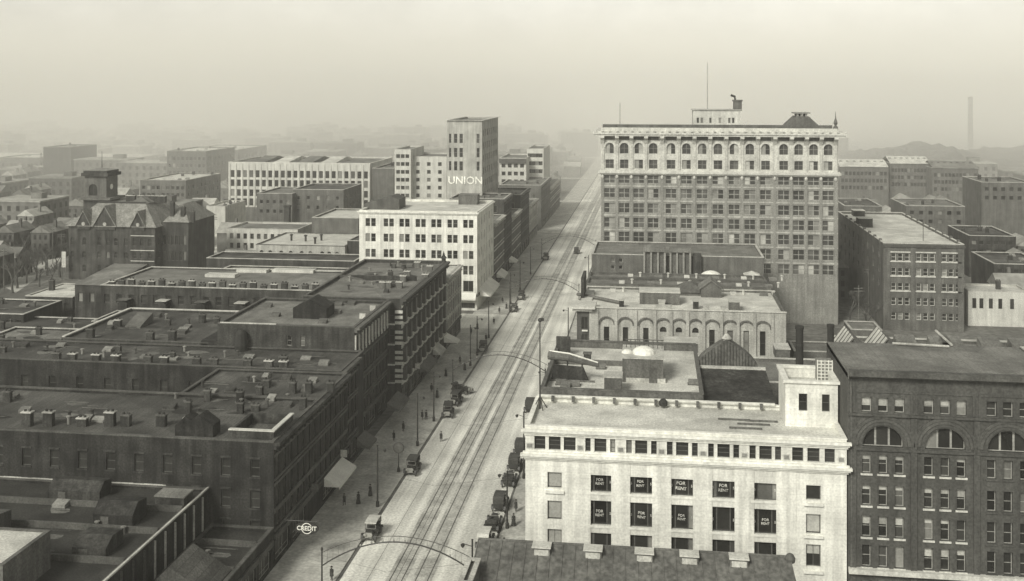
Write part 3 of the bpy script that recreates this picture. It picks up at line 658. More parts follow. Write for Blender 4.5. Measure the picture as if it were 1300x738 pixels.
zz = Zp(900, 358, Yd); b.shell(Xp(845, Yd), Xp(968, Yd), 246.1, 254, zz, MIDB, roofm=MIDROOF, par=.3)
p = MB(); r = (Xp(919, Yd) - Xp(887, Yd)) / 2; p.lathe([(r * math.cos(math.pi / 2 * i / 8) + .01, .78 * r * math.sin(math.pi / 2 * i / 8)) for i in range(9)], (Xp(903, Yd + 2), Yd + 3.3, zz - .2), 18); b.add('glass_dome', p, WTRIM)
pyramid(b, 'lantern_pyramid', Xp(945, Yd), Xp(966, Yd), Yd + .5, Yd + 4, zz + 1.5, Zp(956, 346, Yd), TIN); b.box('lantern_base', Xp(946, Yd), Xp(965, Yd), Yd + .7, Yd + 3.8, zz - .35, zz + 1.48, SOOT)
Yq = 258; zz = Zp(760, 323, Yq); b = Bld('grey_walled_shop', 'blank grey walled building with two posted bulkheads at the foot of the tall block', 'building', Xp(860, Yq), Yq)
o4 = []
for px in (778, 788):
    for pa, pb_ in ((333, 328), (342, 337)): o4.append((Xp(px - 2.4, Yq), Xp(px + 2.4, Yq), Zp(780, pa, Yq), Zp(780, pb_, Yq))); b.window(frS(Yq), *o4[-1], fm=FRAMEG)
b.shell(Xp(751, Yq), Xp(970, Yq), Yq, 279, zz, MIDB, S=o4, roofm=MIDROOF, par=.4)
for pa, pb_ in ((817, 845), (850, 877)):
    xa, xb = Xp(pa, Yq), Xp(pb_, Yq); zt_ = Zp(840, 318, Yq)
    p = MB(); p.box(xa, xb, Yq - 2.2, Yq + 4, zt_ - .1, zt_ + .9); b.add('bulkhead_top', p, MIDROOF)
    p = MB()
    for i in range(4): q_ = xa + .2 + (xb - xa - .4) * i / 3; p.box(q_ - .22, q_ + .22, Yq - 2, Yq - 1.5, zt_ - 7, zt_ - .12)
    b.add('bulkhead_post', p, GREYB); b.box('bulkhead_wall', xa + .1, xb - .1, Yq - 1.4, Yq - .05, zt_ - 7, zt_ - .12, MIDB)
b.box('chimney', Xp(880, Yq), Xp(890, Yq), Yq - 1.2, Yq + .5, zz - 5, Zp(885, 322, Yq), SOOT)

# ================================================================== TALL OFFICE BUILDING
Y = 283.6; wx = lambda p: Xp(p, Y); fr = frS(Y); z = lambda py, p=770: Zp(p, py, Y)
x0, x1 = wx(763), wx(1064)
b = Bld('tall_office_building', 'tall twelve storey office block with ornate white arched top storeys and deep cornice', 'building', (x0 + x1) / 2, Y)
cols = [774, 792.5, 811, 829.3, 852, 871.5, 891.5, 911.5, 932, 952, 972, 995, 1014, 1033, 1051.5]
zband, zband2, zcor = z(221.5), z(215.4), z(173)
lo = []; up = []
for px in cols:
    u = wx(px)
    for pa, pb_ in ((232.5, 222.5), (250.7, 239), (270, 257.6), (288.5, 276), (306.5, 294), (325, 312.5), (343, 331)):
        w_ = 1.42; za, zt_ = z(pa), z(pb_); lo.append((u - w_, u + w_, za, zt_)); b.window(fr, u - w_, u + w_, za, zt_, cols=(1, 1), rows=(1, 1), fm=FRAMEG, near=True, depth=.35, bar=.16, gm=DUSTY)
    w_ = 1.12
    up.append((u - w_, u + w_, z(213.8), z(202.5))); b.window(fr, *up[-1], cols=(1, 1), rows=(1, 1), fm=FRAMEG, near=True, depth=.4, gm=DUSTY)
    up.append((u - w_, u + w_, z(195), z(181.5), True)); b.window(fr, *up[-1][:4], cols=(1, 1), rows=(1, 1), fm=FRAMEG, near=True, depth=.4, gm=DUSTY)
    p = MB(); k_ = 12; rr, r1 = w_ + .05, w_ + .42; zs_ = z(181.5) - w_
    for j in range(k_):
        a0, a1 = math.pi * j / k_, math.pi * (j + 1) / k_
        A = [(u - rr * math.cos(a0), zs_ + rr * math.sin(a0)), (u - r1 * math.cos(a0), zs_ + 1.25 * r1 * math.sin(a0)), (u - r1 * math.cos(a1), zs_ + 1.25 * r1 * math.sin(a1)), (u - rr * math.cos(a1), zs_ + rr * math.sin(a1))]
        p.poly([fr.P(q[0], -.2, q[1]) for q in A]); p.poly([fr.P(A[1][0], -.2, A[1][1]), fr.P(A[2][0], -.2, A[2][1]), fr.P(A[2][0], .02, A[2][1]), fr.P(A[1][0], .02, A[1][1])])
    b.add('arch_hood', p, AGED)
# piers/consoles follow the column gaps
mids = [(cols[i] + cols[i + 1]) / 2 for i in range(14)]; mids = [cols[0] - 9] + mids + [cols[-1] + 9.3]
zlow = 12.5
b.wall(mw := MB(), fr, x0, x1, 0, zband, lo, depth=.35); mw.poly([(x1, Y, 0), (x1, Y + 24, 0), (x1, Y + 24, zband), (x1, Y, zband)]); mw.poly([(x0, Y, 0), (x0, Y + 24, 0), (x0, Y + 24, zband), (x0, Y, zband)]); mw.poly([(x0, Y + 24, 0), (x1, Y + 24, 0), (x1, Y + 24, zband), (x0, Y + 24, zband)])
b.add('shaft_wall', mw, GREYB)
zpar = z(163)
b.wall(mw := MB(), fr, x0, x1, zband, zpar, up, depth=.4); mw.poly([(x1, Y, zband), (x1, Y + 24, zband), (x1, Y + 24, zpar), (x1, Y, zpar)]); mw.poly([(x0, Y, zband), (x0, Y + 24, zband), (x0, Y + 24, zpar), (x0, Y, zpar)]); mw.poly([(x0, Y + 24, zband), (x1, Y + 24, zband), (x1, Y + 24, zpar), (x0, Y + 24, zpar)])
b.add('upper_wall', mw, AGED)
p = MB(); cornice(p, fr, x0, x1, ((.35, zband, zband + .35), (.7, zband + .35, zband2 - .35), (.45, zband2 - .35, zband2))); b.add('belt_cornice', p, CREAM)
for m_ in mids:
    u = wx(m_); dbl = abs(m_ - 840.6) < 2 or abs(m_ - 983.5) < 2
    p = MB(); w_ = .95 if dbl else .42
    p.box(u - w_, u + w_, -.22, .01, zband2, z(179), 0, fr)
    for q in (-1, 1): p.box(u + q * w_ * .55 - .1, u + q * w_ * .55 + .1, -.34, -.22, zband2 + .1, z(181), 0, fr)
    b.add('upper_pier', p, AGED)
    p = MB(); p.prism([(-.22, z(183)), (-.22, z(172.5)), (-1.7, z(172.5)), (-1.7, z(175)), (-.9, z(177.5)), (-.5, z(181))], 'x', u - .5, u + .5)
    p.v = [(x, Y + y, zz) for x, y, zz in p.v]; b.add('console', p, CREAM)
    p = MB(); p.lathe([(.05, 0), (.32, .2), (.4, .6), (.25, 1.0), (.05, 1.1)], (u, Y - .12, z(227)), 8); b.add('boss', p, AGED)
    p = MB(); p.box(u - .34, u + .34, -.16, .01, 0, zband - .5, 0, fr); b.add('shaft_pier', p, GREYB)
for i in range(15):                                          # dark panels between the consoles, soffit shade put into their colour
    u = wx(cols[i]); p = MB(); p.box(u - 1.4, u + 1.4, -.1, .01, z(177.5), z(172.7), 0, fr); b.add('frieze_shade', p, MIDB)
for pa in (236, 254.5, 273, 291.5, 310, 329):
    p = MB(); p.box(x0, x1, -.1, .01, z(pa) - .18, z(pa) + .18, 0, fr); b.add('sill_course', p, TAN)
p = MB(); cornice(p, fr, x0, x1, ((1.7, z(172.5), z(170.2)), (2.0, z(170.2), z(168)), (1.2, z(168), z(166.5)))); b.add('main_cornice', p, AGED)
p = MB(); p.box(x0 - 1.9, x0, Y - .3, Y + 24, z(172.5), z(167)); p.box(x1, x1 + 1.9, Y - .3, Y + 24, z(172.5), z(167)); b.add('side_cornice', p, AGED)
for i in range(34): 
    u = x0 - 1.6 + i * (x1 - x0 + 3.2) / 33; p = MB(); p.box(u - .3, u + .3, -2.15, -1.6, z(166.4), z(165), 0, fr); b.add('antefix', p, AGED)
b.box('roof', x0 + .3, x1 - .3, Y + .3, Y + 23.7, zpar - 1.0, zpar - .6, DKROOF)
p = MB(); p.box(x0, x1, Y + 9, Y + 9.4, zpar - .6, z(159.5)); b.add('roof_screen', p, MIDB)
p = MB(); p.box(x0, x1, Y, Y + .5, zpar, z(162)); b.add('parapet_coping', p, CREAM)
yp = Y + 10; pops = []
for px in (886, 891, 902, 914, 926, 931): pops.append((Xp(px - 1.6, yp), Xp(px + 1.6, yp), Zp(900, 156.5, yp), Zp(900, 149.5, yp))); b.window(frS(yp), *pops[-1], fm=FRAMEG)
b.shell(Xp(880, yp), Xp(940, yp), yp, yp + 9, Zp(900, 140, yp), AGED, S=pops, roofm=MIDROOF, z0=zpar - .7, wname='penthouse_wall', par=.3, out=.35)
p = MB(); cxx = Xp(937, yp); p.box(cxx - 1.1, cxx + 1.1, yp + 1, yp + 3.2, Zp(937, 141, yp), Zp(937, 129, yp)); p.box(cxx - 1.3, cxx + 1.3, yp + .8, yp + 3.4, Zp(937, 129, yp), Zp(937, 127, yp)); b.add('chimney', p, MIDB)
p = MB(); p.tube([(cxx - .6, yp + 2, Zp(937, 127, yp)), (cxx - .7, yp + 2, Zp(937, 123, yp)), (cxx - 1.8, yp + 2, Zp(937, 121, yp))], .32, 8); b.add('stove_pipe', p, IRON)
p = MB(); q = Xp(899, yp); p.tube([(q, yp + 4, Zp(900, 141, yp)), (q, yp + 4, Zp(900, 79, yp))], .13, 6, r1=.06); b.add('flagpole', p, FRAMEG)
xa, xb = Xp(998, yp), Xp(1040, yp); zl, zh = Zp(1020, 160, yp), Zp(1020, 148, yp)
p = MB(); p.prism([(xa, zl), (xb, zl), (Xp(1027, yp), zh), (Xp(1011, yp), zh)], 'y', yp, yp + 8); b.add('hipped_bulkhead', p, MIDB)
p = MB(); 
for q in (1013, 1018, 1024): p.box(Xp(q - 1.3, yp), Xp(q + 1.3, yp), yp + .6, yp + 5, zh - .1, Zp(1020, 144.5, yp))
p.box(Xp(1008, yp), Xp(1029, yp), yp + .3, yp + 5.4, Zp(1020, 144.5, yp), Zp(1020, 143, yp)); b.add('louvred_lantern', p, GREYB)
q = Xp(1056, yp); p = MB(); p.lathe([(.7, 0), (.6, .8), (.25, 1.2), (.55, 1.8), (.3, 2.6), (.12, 3.2), (.04, 4.8)], (q, yp - 6, zpar - .3), 10); b.add('finial', p, MIDB)
q = Xp(787, yp); p = MB(); p.tube([(q, yp, zpar), (q, yp, Zp(787, 131, yp))], .1, 5); b.add('mast', p, FRAMEG)

# ================================================================== THREE-BAY BRICK WAREHOUSE to the right
Y = 279.5; wx = lambda p: Xp(p, Y); z = lambda py, p=1150: Zp(p, py, Y); fr = frS(Y)
x0, x1 = wx(1121.5), wx(1224)
b = Bld('pale_roofed_warehouse', 'square brick warehouse with big pale roof and triple windows right of the tall block', 'building', (x0 + x1) / 2, Y)
ops = []
for cpx in (1143, 1175, 1207.5):
    for q in (-8.6, 0, 8.6):
        for pa, pb_ in ((331.5, 322), (350, 340.5), (369, 359.5), (387.5, 378), (406, 397)):
            o = (wx(cpx + q - 3), wx(cpx + q + 3), z(pa), z(pb_)); ops.append(o); b.window(fr, *o, rows=(1, 1), fm=FRAMEW, near=False, depth=.3)
    for pa, pb_ in ((333, 331.5), (351.7, 350), (370.6, 369)):
        p = MB(); p.box(wx(cpx - 13), wx(cpx + 13), -.2, .02, z(pa), z(pb_), 0, fr); b.add('sill', p, CREAM)
    p = MB(); p.box(wx(cpx - 13), wx(cpx + 13), -.15, .02, z(321), z(319.5), 0, fr); b.add('lintel', p, CREAM)
wops = []
for a in spans(Y + 2, 345, 9, 1.5):
    for pa, pb_ in ((331.5, 322), (350, 340.5), (369, 359.5)): wops.append((a[0], a[1], z(pa), z(pb_))); b.window(frW(x0), -a[1], -a[0], z(pa), z(pb_), fm=FRAMED)
b.shell(x0, x1, Y, 347, z(309.5), MIDB, S=ops, W=wops, roofm=LTROOF, par=.6, cop=CREAM)
p = MB(); p.box(x0 - .3, x1 + .3, -.35, .02, z(314), z(311), 0, fr); b.add('cornice', p, BROWN)
for pxx in (1127, 1159, 1191.5, 1219): p = MB(); p.box(wx(pxx) - .6, wx(pxx) + .6, -.2, .02, 0, z(314.5), 0, fr); b.add('pier', p, MIDB)
zz = z(309.5) - .6
roofbox(b, 'bulkhead', 1084, 1098, 268, 275, zz, SOOT, 4); roofbox(b, 'bulkhead', 1090, 1108, 278, 289, zz, SOOT, 4)
q = G(1172, 306, zz); p = MB(); p.tube([(*q, zz), (q[0], q[1], zz + 5.3)], .09, 6); b.add('mast', p, DCOPE)
for k in range(9): b.box('parapet_pier', x1 - .5, x1 + .12, Y + 4 + k * 7, Y + 5 + k * 7, zz, z(309.5) + .6, MIDB)
for k in range(8): b.box('parapet_pier', x0 - .12, x0 + .5, Y + 4 + k * 7, Y + 5 + k * 7, zz, z(309.5) + .6, MIDB)
# white house and sheds at its right, yard sheds at its left
Y = 287; b = Bld('white_house', 'low white walled house with dark windows in the shadowed right distance', 'house', Xp(1258, Y), Y)
ops = [(Xp(p_ - 2.6, Y), Xp(p_ + 2.6, Y), Zp(1250, 392, Y), Zp(1250, 379, Y)) for p_ in (1237, 1246, 1258, 1270, 1285)]
for o in ops: b.window(frS(Y), *o, fm=FRAMED)
b.shell(Xp(1229, Y), Xp(1308, Y), Y, 297, Zp(1250, 370, Y), CREAM, S=ops, roofm=LTROOF, par=.3)
b.chimney(Xp(1275, Y), Y + 5, Zp(1250, 370, Y), 2)
sheds = [((1206, 1246), 240, 407, 'weathered shed with pale flat roof below the white house'), ((1008, 1072), 232, 414, 'long low yard shed at the foot of the tall block'), ((1080, 1120), 250, 395, 'narrow dark shed against the warehouse side'), ((1140, 1195), 196, 416, 'pale flat roofed outbuilding beyond the skylights'), ((1010, 1058), 190, 432, 'low shed with light roof behind the iron stacks'), ((1250, 1310), 215, 405, 'dark sagging shed at the right edge')]
k_sh = 0
for (pa, pb_), Y, py, lab in sheds:
    b = Bld('yard_shed', lab, 'shed', Xp((pa + pb_) / 2, Y), Y, 'yard sheds beyond the dark block'); zt = max(3.0, min(4.5 + (k_sh % 3) * .9, Zp(1150, py, Y))); k_sh += 1
    b.shell(Xp(pa, Y), Xp(pb_, Y), Y, Y + 9, zt, MIDB, roofm=LTROOF if 'pale' in lab or 'light' in lab else MIDROOF, par=.25, S=[])
    b.box('door', Xp((pa + pb_) / 2, Y) - .6, Xp((pa + pb_) / 2, Y) + .6, Y - .06, Y + .02, .1, 2.2, DCOPE)

# ================================================================== LEFT ROW along the street
def roof_kit(b, x0, x1, y0, y1, z, n, seed, mats=(GREYB, DKROOF, MIDROOF)):
    r = random.Random(seed)
    for k in range(n):
        x, y = r.uniform(x0 + 1.5, x1 - 1.5), r.uniform(y0 + 1.2, y1 - 1.2); t = r.random()
        if t < .4: b.hatch(x, y, z, r.uniform(.9, 1.8), r.uniform(.8, 1.4), r.uniform(.5, .9), r.choice(mats))
        elif t < .7: b.vent(x, y, z, r.uniform(.7, 1.3), .2, r.choice(mats))
        else: b.chimney(x, y, z, r.uniform(1.0, 1.7), r.uniform(.7, 1.3), .7)
    for k in range(n):                                   # tarred repair patches and pipe runs
        x, y = r.uniform(x0 + 3, x1 - 3), r.uniform(y0 + 1.6, max(y0 + 1.7, y1 - 1.6)); w, d = r.uniform(.8, 2.6), r.uniform(.5, 1.4)
        p = MB(); q = [(x + w * math.cos(a) * r.uniform(.75, 1.1), y + d * math.sin(a) * r.uniform(.75, 1.1)) for a in (i * math.pi / 4 for i in range(8))]
        p.prism(q, 'z', z - .05, z + .012 + .004 * (k % 5)); b.add('roof_patch', p, r.choice((TAR, DKROOF, MIDROOF, MIDB)))
        if k % 3 == 0:
            p = MB(); L_ = r.uniform(2, 5); p.tube([(x - L_ / 2, y, z + .12), (x + L_ / 2, y, z + .12)], .07, 5); b.add('roof_pipe', p, DCOPE)
def storefront(b, fr, u0, u1, n, h=3.9):
    """shop windows, door recesses and a sign band for a ground floor; returns the openings"""
    ops = []
    for a, c in spans(u0, u1, n, (u1 - u0) / n * .82):
        ops.append((a, c, .55, h - .5)); b.window(fr, a, c, .55, h - .5, cols=(2, 1, 2), rows=(1, 3), fm=FRAMEG, gm=FGLASS, depth=.35)
    p = MB(); p.box(u0 + .1, u1 - .1, -.3, .02, h - .35, h + .35, 0, fr); b.add('shop_cornice', p, DKTRIM); return ops
def efacade(b, y0, y1, floors, n, w, fm=FRAMED, sills=True, x=XL, shop=True, cm=None, gm=None):
    fr = frE(x); ops = storefront(b, fr, y0, y1, max(2, int((y1 - y0) / 6))) if shop else []
    for a, c in spans(y0 + .4, y1 - .4, n, w):
        for za, zt in floors: ops.append((a, c, za, zt)); b.window(fr, a, c, za, zt, rows=(1, 1), fm=fm, gm=gm or FGLASS, depth=.3)
    if sills:
        for za, zt in floors:
            p = MB(); p.box(y0 + .2, y1 - .2, -.16, .02, za - .28, za - .02, 0, fr); p.box(y0 + .2, y1 - .2, -.12, .02, zt + .05, zt + .4, 0, fr); b.add('sill_course', p, cm or DKTRIM)
    return ops
def ecornice(b, y0, y1, z, m=DKTRIM, n=.8, x=XL, brackets=True):
    p = MB(); fr = frE(x); p.box(y0, y1, -n, .02, z - .35, z + .05, 0, fr); p.box(y0, y1, -n * .5, .02, z - .8, z - .35, 0, fr); b.add('street_cornice', p, m)
    if brackets:
        k = int((y1 - y0) / 1.6)
        for i in range(k): u = y0 + (y1 - y0) * (i + .5) / k; p = MB(); p.box(u - .15, u + .15, -n * .85, -.01, z - 1.2, z - .82, 0, fr); b.add('cornice_bracket', p, m)

# --- front block: long soot-black south wall
Z1 = 16.1; Ya, Yb = 131.0, 164.0
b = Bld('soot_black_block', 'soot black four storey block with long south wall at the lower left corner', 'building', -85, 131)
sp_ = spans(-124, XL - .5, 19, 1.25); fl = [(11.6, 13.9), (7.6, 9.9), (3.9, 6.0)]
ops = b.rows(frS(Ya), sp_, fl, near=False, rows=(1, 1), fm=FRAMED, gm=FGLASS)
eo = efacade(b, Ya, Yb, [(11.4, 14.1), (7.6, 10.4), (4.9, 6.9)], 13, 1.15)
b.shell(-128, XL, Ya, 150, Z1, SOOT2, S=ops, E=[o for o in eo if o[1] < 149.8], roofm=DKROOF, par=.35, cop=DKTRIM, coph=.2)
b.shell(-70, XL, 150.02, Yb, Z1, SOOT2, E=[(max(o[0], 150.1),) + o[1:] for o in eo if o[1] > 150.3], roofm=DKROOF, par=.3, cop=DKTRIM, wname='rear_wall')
for za, zt in fl:
    for a, c in sp_: p = MB(); p.box(a - .1, c + .1, Ya - .12, Ya + .02, za - .2, za); b.add('sill', p, SOOT); p = MB(); p.box(a - .1, c + .1, Ya - .1, Ya + .02, zt, zt + .25); b.add('lintel', p, SOOT)
p = MB(); p.box(-128, -63, Ya - .22, Ya + .02, 9.85, 10.05); b.add('string_course', p, COPE)
ecornice(b, Ya, Yb, Z1 - .05, SOOT)
zr = Z1 - .35
for px in (35, 62, 105, 140, 160, 205, 240):
    x, y = G(px, 541, zr); b.chimney(x, y, zr, 1.2 + .4 * (px % 3), 1.3, .8, cap=(COPE, DCOPE, COPE)[px % 3])
x, y = G(246, 555, zr); p = MB(); w_ = 2.6
p.prism([(x - w_, zr), (x + w_, zr), (x + w_, zr + 1.6), (x + .7, zr + 2.9), (x - .4, zr + 2.2), (x - 1.2, zr + 2.7), (x - w_, zr + 1.4)], 'y', y, y + 2.5); b.add('gabled_bulkhead', p, SOOT2)
xa, ya = G(291, 548, Z1 + .8); xb = G(347, 551, Z1 + .8)[0]; yb_ = ya + 7.5
p = MB(); t = .35; zt = Z1 + 1.0
for q in ((xa, xb, ya, ya + t), (xb - t, xb, ya + t, yb_), (xa, xb - t, yb_ - t, yb_), (xa, xa + t, ya + t, yb_ - t)): p.box(*q, zr, zt)
b.add('lightwell_wall', p, SOOT)
p = MB(); p.box(xa - .1, xb + .1, ya - .1, ya + .5, zt, zt + .16); p.box(xb - .5, xb + .1, ya + .5, yb_ + .1, zt, zt + .16); b.add('lightwell_coping', p, CREAM)
roof_kit(b, -72, XL - 2, 140, 163, zr, 24, 3); roof_kit(b, -125, -74, 134, 148, zr, 20, 5)
for px, py in ((305, 512), (385, 520), (392, 500), (330, 505), (372, 500), (420, 500)):
    x, y = G(px, py, zr); b.chimney(x, y, zr, 1.8, .9, .9)
# --- court floor and the low buildings in the corner foreground
b = Bld('court_shed', 'low dark shed roof filling the court behind the soot black block', 'shed', -100, 157); b.shell(-128, -70.1, 150.1, 163.8, 7, SOOT2, roofm=DKROOF, par=.2)
b = Bld('dark_low_hall', 'low dark flat roofed hall with pilastered side wall in the bottom left corner', 'building', -90, 118)
xe = -57.2; eo = []
b.shell(-140, xe, 96, 130.9, 9.8, SOOT2, roofm=TAR, par=.3, cop=DKTRIM)
p = MB(); p.box(xe - .1, xe + .16, 96, 130.7, 9.97, 10.15); b.add('edge_coping', p, COPE)
for k in range(9):
    p = MB(); yy = 108 + k * 2.6; p.box(xe, xe + .2, yy, yy + .16, 0, 9.5); b.add('pilaster', p, COPE if k > 2 else DKTRIM)
x, y = G(215, 645, 9.6); p = MB(); p.box(x - 1.9, x + 1.9, y, y + 2.5, 9.5, 10.9); b.add('bulkhead', p, SOOT); p = MB(); p.box(x - 2, x + 2, y - .1, y + 2.6, 10.9, 11.05); b.add('bulkhead_roof', p, MIDROOF)
for yy in (109.5, 117.5, 124): p = MB(); p.box(-139, xe - .4, yy, yy + .35, 9.4, 10.2); b.add('party_wall', p, DKTRIM)
for k, (xx, yy, w_, d_, h_) in enumerate(((-64, 119, 5, 3.6, 2.2), (-73, 126, 7, 3, 1.8), (-78, 112, 6, 4, 2.6), (-90, 120, 8, 4, 2.0), (-62.5, 111, 4, 4, 1.6), (-70, 105, 6, 3, 2.4))):
    p = MB(); p.prism([(yy, 9.45), (yy + d_, 9.45), (yy + d_, 9.5 + h_), (yy + d_ * .4, 9.5 + h_ * 1.15), (yy, 9.5 + h_ * .6)], 'x', xx - w_ / 2, xx + w_ / 2); b.add('roof_shed', p, (SOOT2, SOOT, DKTRIM)[k % 3])
    p = MB(); p.box(xx - w_ * .3, xx - w_ * .3 + 1, yy - .05, yy + .02, 9.6, 9.5 + h_ * .5); b.add('shed_hatch', p, DCOPE)
roof_kit(b, -100, -60, 106, 129, 9.5, 16, 12)
b = Bld('corner_shop', 'low dark shop roofs wedged at the street corner below the credit sign', 'building', -52, 120)
b.shell(xe + .35, XL, 100, 130.9, 5.2, SOOT2, roofm=TAR, par=.4, cop=DKTRIM, E=storefront(b, frE(XL), 100, 130.5, 6, 3.6))
for yy in (112, 119, 126): p = MB(); p.box(xe + .7, XL - .4, yy, yy + .3, 4.8, 5.5); b.add('party_wall', p, DKTRIM)
roof_kit(b, xe + 1, XL - 1, 106, 130, 4.8, 6, 31)
p = MB(); ga = G(250, 690, 7); p.prism([(xe + .5, 5.36), (XL - .6, 5.36), (xe + 3.4, 8.2)], 'y', 112.5, 118.8); b.add('gable_roof', p, DKROOF)
zt = 13.6; x, y = G(64, 674, zt); b = Bld('pale_corner_block', 'pale rendered block with light flat roof at the bottom left edge', 'building', x - 5, y - 5)
b.shell(x - 14, x, y - 8.5, y, zt, MIDB, roofm=LTROOF, par=.08, cop=DCOPE, coph=.08, out=.02)
# --- second range
Yc = 164.05; Z2 = 16.4
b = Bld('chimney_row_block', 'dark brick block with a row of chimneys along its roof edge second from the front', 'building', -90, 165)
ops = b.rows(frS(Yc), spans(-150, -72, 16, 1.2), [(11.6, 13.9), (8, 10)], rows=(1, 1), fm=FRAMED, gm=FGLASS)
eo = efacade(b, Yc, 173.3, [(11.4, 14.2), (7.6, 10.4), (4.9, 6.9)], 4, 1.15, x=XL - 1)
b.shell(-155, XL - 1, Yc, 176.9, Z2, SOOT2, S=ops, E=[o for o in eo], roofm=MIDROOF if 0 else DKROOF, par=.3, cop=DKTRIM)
ecornice(b, Yc, 173.3, Z2 - .05, DKTRIM, x=XL - 1)
for px in (35, 58, 92, 120, 165, 188, 233, 257, 303, 332, 352):
    x, y = G(px, 476, Z2 - .3); b.chimney(x, max(y, Yc + .8), Z2 - .3, 1.5, 1.3, .8, cap=(COPE, DCOPE)[px % 2])
roof_kit(b, -120, XL - 2, 166, 176, Z2 - .3, 24, 8)
# --- third range: west part lower, east part taller with pilastered street front
Yc = 177.0
xw0, xw1, xe1 = Xp(78, Yc), Xp(264, Yc), Xp(276, Yc)
b = Bld('low_gravel_wing', 'wide dark gravel roofed wing with low windowed wall and pale coping edge', 'building', (xw0 + xw1) / 2, Yc)
zt = Zp(170, 433, Yc)
ops = b.rows(frS(Yc), [(Xp(p_ - 4, Yc), Xp(p_ + 4, Yc)) for p_ in (92, 128, 145, 175, 207, 230, 255)], [(zt - 2.9, zt - .7)], rows=(1, 1), fm=FRAMED)
b.shell(xw0, xw1, Yc, 202, zt, SOOT, S=ops, roofm=DKROOF, par=.3, cop=DKTRIM)
p = MB(); p.box(xw0 - .15, xw0 + .45, Yc + .4, 201.5, zt + .17, zt + .34); p.box(xw0, xw1, 201.6, 202.1, zt + .17, zt + .34); b.add('edge_coping', p, CREAM)
for px, py, h in ((115, 430, 1.8), (150, 415, 1.4), (191, 433, 1.6), (219, 433, 1.9)): x, y = G(px, py, zt - .3); b.chimney(x, max(y, Yc + .6), zt - .3, h, 1.2, .9, cap=(COPE, DCOPE)[px % 2])
x, y = G(168, 417, zt - .3); p = MB(); p.prism([(y, zt - .3), (y + 5, zt - .3), (y + 5, zt + 1.6), (y, zt + .1)], 'x', x - 1.5, x + 1.6); b.add('sloping_skylight', p, DCOPE)
X3 = XL - 2.6
roof_kit(b, xw0 + 1, xw1 - 1, 179, 200, zt - .3, 14, 61)
b = Bld('pilastered_block', 'taller dark block whose street front has pale pilasters between narrow windows', 'building', -60, Yc)
zt = Zp(300, 412, Yc); Ye = 199.5
sp2 = [(Xp(p_ - 3, Yc), Xp(p_ + 3, Yc)) for p_ in (367, 384)]
ops = b.rows(frS(Yc), sp2, [(zt - 3.4, zt - 1.6)], rows=(1, 1), fm=FRAMEG)
fl = [(zt - 4.6, zt - 1.6), (zt - 8.9, zt - 6.0), (zt - 12.8, zt - 10.2), (zt - 16, zt - 13.8)]
eo = efacade(b, Yc, Ye, fl, 10, 1.2, cm=DKTRIM, x=X3)
b.shell(xe1, X3, Yc, Ye, zt, SOOT, S=ops, E=eo, roofm=MIDROOF, par=.4, cop=DKTRIM)
ecornice(b, Yc, Ye, zt - .02, MIDB, .9, x=X3)
for i in range(11):
    u = Yc + .4 + (Ye - Yc - .8) * i / 10; p = MB(); p.box(max(u - .3, Yc), min(u + .3, Ye), -.22, .02, zt - 5, zt - 1.3, 0, frE(X3)); b.add('pilaster', p, CREAM)
p = MB(); p.box(xe1 + .5, X3 - 14, Yc - .05, Yc + .3, zt + .17, zt + .32); b.add('edge_coping', p, COPE)
zr = zt - .4; x, y = G(393, 405, zr); p = MB(); w_ = 3.1
p.prism([(x - w_, zr), (x + w_, zr), (x + w_, zr + 1.9), (x, zr + 3.5), (x - w_, zr + 1.9)], 'y', y, y + 5); b.add('gabled_bulkhead', p, SOOT2)
for px, py in ((430, 388), (446, 387), (428, 398), (340, 390), (350, 402), (410, 410)): x, y = G(px, py, zr); b.hatch(x, y, zr, 1.5, 1.2, .7, (DCOPE, TIN)[px % 2])
p = MB(); ya, yb_ = 186, 193; xq = Xp(472, 187); 
for q in (ya, yb_): p.box(X3 - 1.7, X3 - .6, q, q + .4, zr, zr + .9)
b.add('party_wall', p, COPE)
p = MB(); p.box(xe1 - 3.0, xe1 - .03, Yc, Yc + 9, 0, zt - 3); b.add('side_annex', p, SOOT2)
x, y = G(283, 458, 16.4); p = MB(); p.lathe([(1.0, 0), (1.2, 1), (.9, 3), (.5, 3.6)], (x, Yc - .05 - 1.2, 16.1), 10); b.add('water_tank', p, SIGND)
# --- banded tall front with bay windows
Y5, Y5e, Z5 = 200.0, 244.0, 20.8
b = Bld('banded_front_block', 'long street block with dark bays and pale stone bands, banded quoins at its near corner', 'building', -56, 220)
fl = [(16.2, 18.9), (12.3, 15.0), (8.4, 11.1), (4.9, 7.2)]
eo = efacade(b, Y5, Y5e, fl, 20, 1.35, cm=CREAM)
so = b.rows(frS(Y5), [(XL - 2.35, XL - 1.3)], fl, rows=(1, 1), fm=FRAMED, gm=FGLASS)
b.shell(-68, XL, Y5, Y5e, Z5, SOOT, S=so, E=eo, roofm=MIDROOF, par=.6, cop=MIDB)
ecornice(b, Y5 - .8, Y5e, Z5, BROWN, 1.1)
for k, (za, zt) in enumerate(fl):
    for q in (0, 1.05, 2.1): p = MB(); p.box(XL - 1.15, XL + .35, Y5 - .3, Y5 + .05, za + q - .25, za + q + .3); b.add('quoin_band', p, CREAM)
    p = MB(); p.box(XL - 2.6, XL - 1.2, Y5 - .2, Y5 + .02, za - .45, za - .15); b.add('band_course', p, COPE)
for za, zt in fl:
    p = MB(); p.box(XL, XL + .3, Y5 + .1, Y5e - .1, za - .62, za - .5); b.add('band_course', p, CREAM); p = MB(); p.box(XL, XL + .3, Y5 + .1, Y5e - .1, zt + .42, zt + .6); b.add('band_course', p, COPE)
